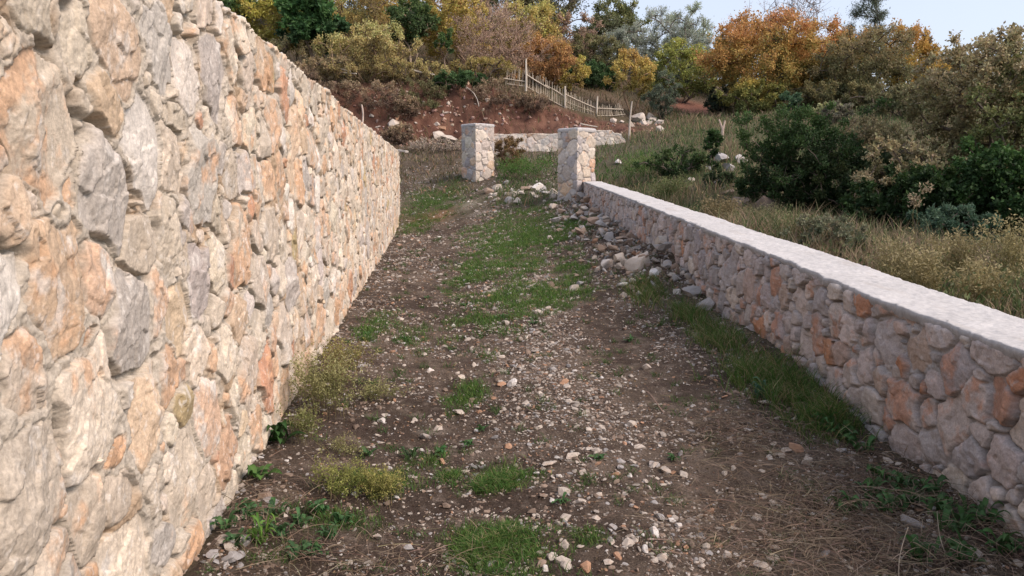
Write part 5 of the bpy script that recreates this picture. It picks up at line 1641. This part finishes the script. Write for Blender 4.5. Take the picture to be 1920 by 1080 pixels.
def build_weeds():
    weed('largest feathery yellow green weed, against the foot of the tall wall', 605, 775, .21, .34, 75, 60, .016, FEATH, 201)
    weed('feathery weed with reddish stems behind the largest one at the tall wall', 640, 710, .19, .28, 50, 50, .017, [(.16, .10, .05), (.22, .19, .07), (.33, .31, .11)], 202, stemc=(.24, .13, .08))
    weed('low thin feathery weed spreading right from the largest one', 705, 750, .14, .13, 34, 45, .013, FEATH, 203)
    weed('grassy green feathery weed just in front of the largest one', 570, 830, .11, .20, 34, 30, .016, [(.09, .12, .04), (.16, .18, .06), (.25, .25, .1)], 204)
    weed('mounded feathery weed in the left foreground, lime green on top', 640, 935, .13, .15, 60, 55, .011, [(.07, .11, .025), (.17, .20, .05), (.32, .32, .10)], 205)
    weed('yellowish mounded weed to the right of the lime green one', 715, 940, .12, .13, 55, 55, .011, [(.08, .11, .03), (.22, .22, .06), (.36, .33, .11)], 206)
    weed('sparse pale little weed behind the lime green mound', 640, 850, .12, .08, 28, 30, .010, FEATH, 207)
    broadleaf('dark broad leaved plant pressed into the corner between tall wall and feathery weeds', 520, 825, 16, .15, .05, 1.3, (.03, .07, .018), 210, spread=.03)
    broadleaf('bright green leafy plant low at the tall wall, left of the feathery weeds', 485, 895, 12, .10, .04, 1.0, (.06, .13, .03), 211, spread=.025)
    lab = 'low green broad leaved weed in the near left corner below the tall wall'
    for k, (px, py) in enumerate([(440, 962), (470, 975), (515, 965), (495, 1010), (560, 990), (600, 965), (590, 1040), (445, 1025), (640, 985), (560, 1050), (530, 1010), (620, 1010), (420, 990)]):
        broadleaf(lab, px, py, 20, .062, .020, 1.3, (.05, .11, .04), 220 + k, group='low weeds in the near left corner', spread=.016)
    broadleaf('spiky bright green tuft of long leaves in the near left corner', 487, 1020, 22, .10, .012, 2.2, (.085, .17, .03), 240, name='leaf_tuft', spread=.015)
    lab = 'small green leafy weed growing out of the stony track'
    for k, (px, py) in enumerate([(700, 722), (692, 858), (830, 855), (880, 838), (905, 812), (1122, 865), (1055, 945), (1262, 866), (870, 575), (690, 630), (800, 560), (940, 600), (1180, 640), (1000, 610), (760, 640)]):
        broadleaf(lab, px, py, 13, .045 * (1 + (1080 - py) / 700), .014 * (1 + (1080 - py) / 700), .8, (.05, .11, .035), 250 + k, group='small weeds on the track', spread=.008 * (1 + (1080 - py) / 600))
    broadleaf('blue green spiky thistle in the verge grass by the low wall', 1428, 750, 26, .12, .016, 1.6, (.045, .10, .06), 270, name='thistle', spread=.02)
    broadleaf('dark green spiky rosette on the track left of the front grass', 770, 862, 30, .09, .010, 1.2, (.045, .085, .03), 271, name='leaf_tuft', spread=.02)
    lab = 'leafy green weed among the dead straw at the foot of the low wall, front right'
    for k, (px, py) in enumerate([(1545, 805), (1580, 822), (1615, 850), (1640, 935), (1690, 925), (1665, 960), (1740, 935), (1585, 965), (1790, 1000), (1720, 1055), (1840, 985), (1700, 950), (1760, 965), (1650, 905), (1880, 1040), (1800, 1060)]):
        broadleaf(lab, px, py, 22, .080, .030, 1.5, (.05, .11, .035), 280 + k, group='green weeds at the low wall front right', spread=.022)
    # meadow weeds behind the low wall
    DRY = [(.17, .14, .06), (.28, .23, .10), (.36, .30, .16)]
    for k, (px, Y, h, r, lab_, cols) in enumerate([
            (1690, 6.4, .50, .22, 'yellow green bushy weed behind the low wall, below the blue green bush', [(.16, .15, .07), (.27, .23, .11), (.34, .29, .16)]),
            (1740, 6.0, .42, .20, 'tan dried weed just right of the yellow green bushy one', DRY),
            (1800, 6.6, .50, .22, 'straw brown weed in the middle of the dry patch behind the low wall', DRY),
            (1905, 6.3, .62, .22, 'tall yellowish weed at the right edge behind the low wall', [(.18, .16, .07), (.32, .27, .12), (.40, .34, .18)]),
            (1850, 5.6, .36, .20, 'thin dry weed low at the right, next to the wall top', DRY),
            (1500, 9.2, .45, .30, 'green herb clump behind the wall top, left of the rambling herb bush', [(.06, .09, .03), (.11, .14, .05), (.18, .19, .09)]),
            (1420, 11.0, .45, .35, 'grey green herb clump behind the middle of the wall top', [(.07, .09, .04), (.13, .15, .07), (.22, .20, .11)]),
            (1345, 13.5, .5, .4, 'tan and green weed clump below the meadow ruin', [(.09, .09, .04), (.20, .16, .08), (.28, .22, .12)]),
            (1255, 17.0, .5, .5, 'green weed clump behind the far part of the wall top', [(.06, .10, .03), (.11, .15, .05), (.2, .2, .09)]),
            (1200, 21.0, .6, .6, 'bright green weed clump right of the near gate pillar', [(.05, .12, .025), (.09, .17, .04), (.15, .2, .06)]),
            (1000, 24.5, .7, .7, 'lush green weed patch seen between the gate pillars', [(.04, .12, .02), (.07, .17, .03), (.12, .2, .05)]),
            (960, 25.2, .6, .6, 'second lush green patch between the gate pillars, nearer the far one', [(.04, .11, .02), (.07, .16, .03), (.12, .2, .05)])]):
        x = (px - 960) / FPX * Y
        weed(lab_, px, 0, r, h, 60, 34, .030 if Y < 12 else .05, cols, 300 + k, at=(x, Y), name='meadow_weed', aspect=.4)
    weed('tall dry seed spike with two brown heads in front of the dark thicket', 1712, 0, .05, .95, 3, 60, .035, [(.20, .16, .09), (.30, .24, .15), (.33, .26, .17)], 330, at=((1712 - 960) / FPX * 7.6, 7.6), name='dry_flower_spike', start=.8, spread=.6)


build_litter()

build_weeds()


def build_herbs():
    """leafy ground cover through the meadow grass"""
    rng = np.random.default_rng(12)
    n = 70000
    y = np.exp(rng.uniform(math.log(4), math.log(40), n)); px = rng.uniform(935, 2200, n)
    x = (px - 960) / FPX * y
    k = (x > np.where(y < 20.6, XR(y) + .55, -30)) & ((y > 22) | (x > 0)) & ~((y > 29) & (px < 1190)) & (rng.random(n) < np.clip(.35 + 1.1 * fbm(x * .6, y * .6, seed=88, oct=3), 0, 1))
    x, y = x[k], y[k]; n = len(x)
    cl = fbm(x * 1.4, y * 1.4, seed=89, oct=2)
    z = ground_z(x, y) + rng.random(n) * np.clip(.22 + .25 * cl, .04, .5)
    C = mix(jit(rng, (.045, .085, .025), n, .3), jit(rng, (.13, .14, .06), n, .3), np.clip(.4 + cl + rng.normal(0, .2, n), 0, 1)[:, None])
    D = rng.normal(0, .6, (n, 3)); D[:, 2] += .7
    V, Q = leaf_quads(np.stack([x, y, z], 1), D, (.03 + .0018 * y) * rng.uniform(.6, 1.4, n), .5, rng)
    g = Geo(); g.add(V, Q, col=np.repeat(C, 4, 0))
    tag(g.build('meadow_herbs', M_LEAF), kind='stuff')
    # stony debris in the red bank and the spoil below the fence
    rng = np.random.default_rng(13)
    g = Geo(); n = 1500
    px = rng.uniform(640, 1250, n); y = rng.uniform(34.2, 38.2, n); x = (px - 960) / FPX * y
    k = (rng.random(n) < np.clip(.6 + fbm(x * .9, y * .9, seed=90, oct=2) - (px > 960) * .55 * (y < 40), .03, 1))
    x, y = x[k], y[k]; n = len(x)
    r = np.clip(rng.lognormal(-2.6, .45, n), .03, .17)
    Rm = rotmats(rng, n); V0, F0 = rock_shape(900, sub=1, cuts=7)
    Pp = np.einsum('nij,kj->nki', Rm, V0) * r[:, None, None] + np.stack([x, y, ground_z(x, y)], 1)[:, None]
    C = mix(jit(rng, (.42, .31, .25), n), jit(rng, (.25, .13, .09), n), rng.random(n)[:, None])
    g.add(Pp.reshape(-1, 3), T=(F0[None] + (np.arange(n) * len(V0))[:, None, None]).reshape(-1, 3), col=np.repeat(C, len(V0), 0))
    tag(g.build('bank_debris', M_ROCK), kind='stuff')


build_herbs()
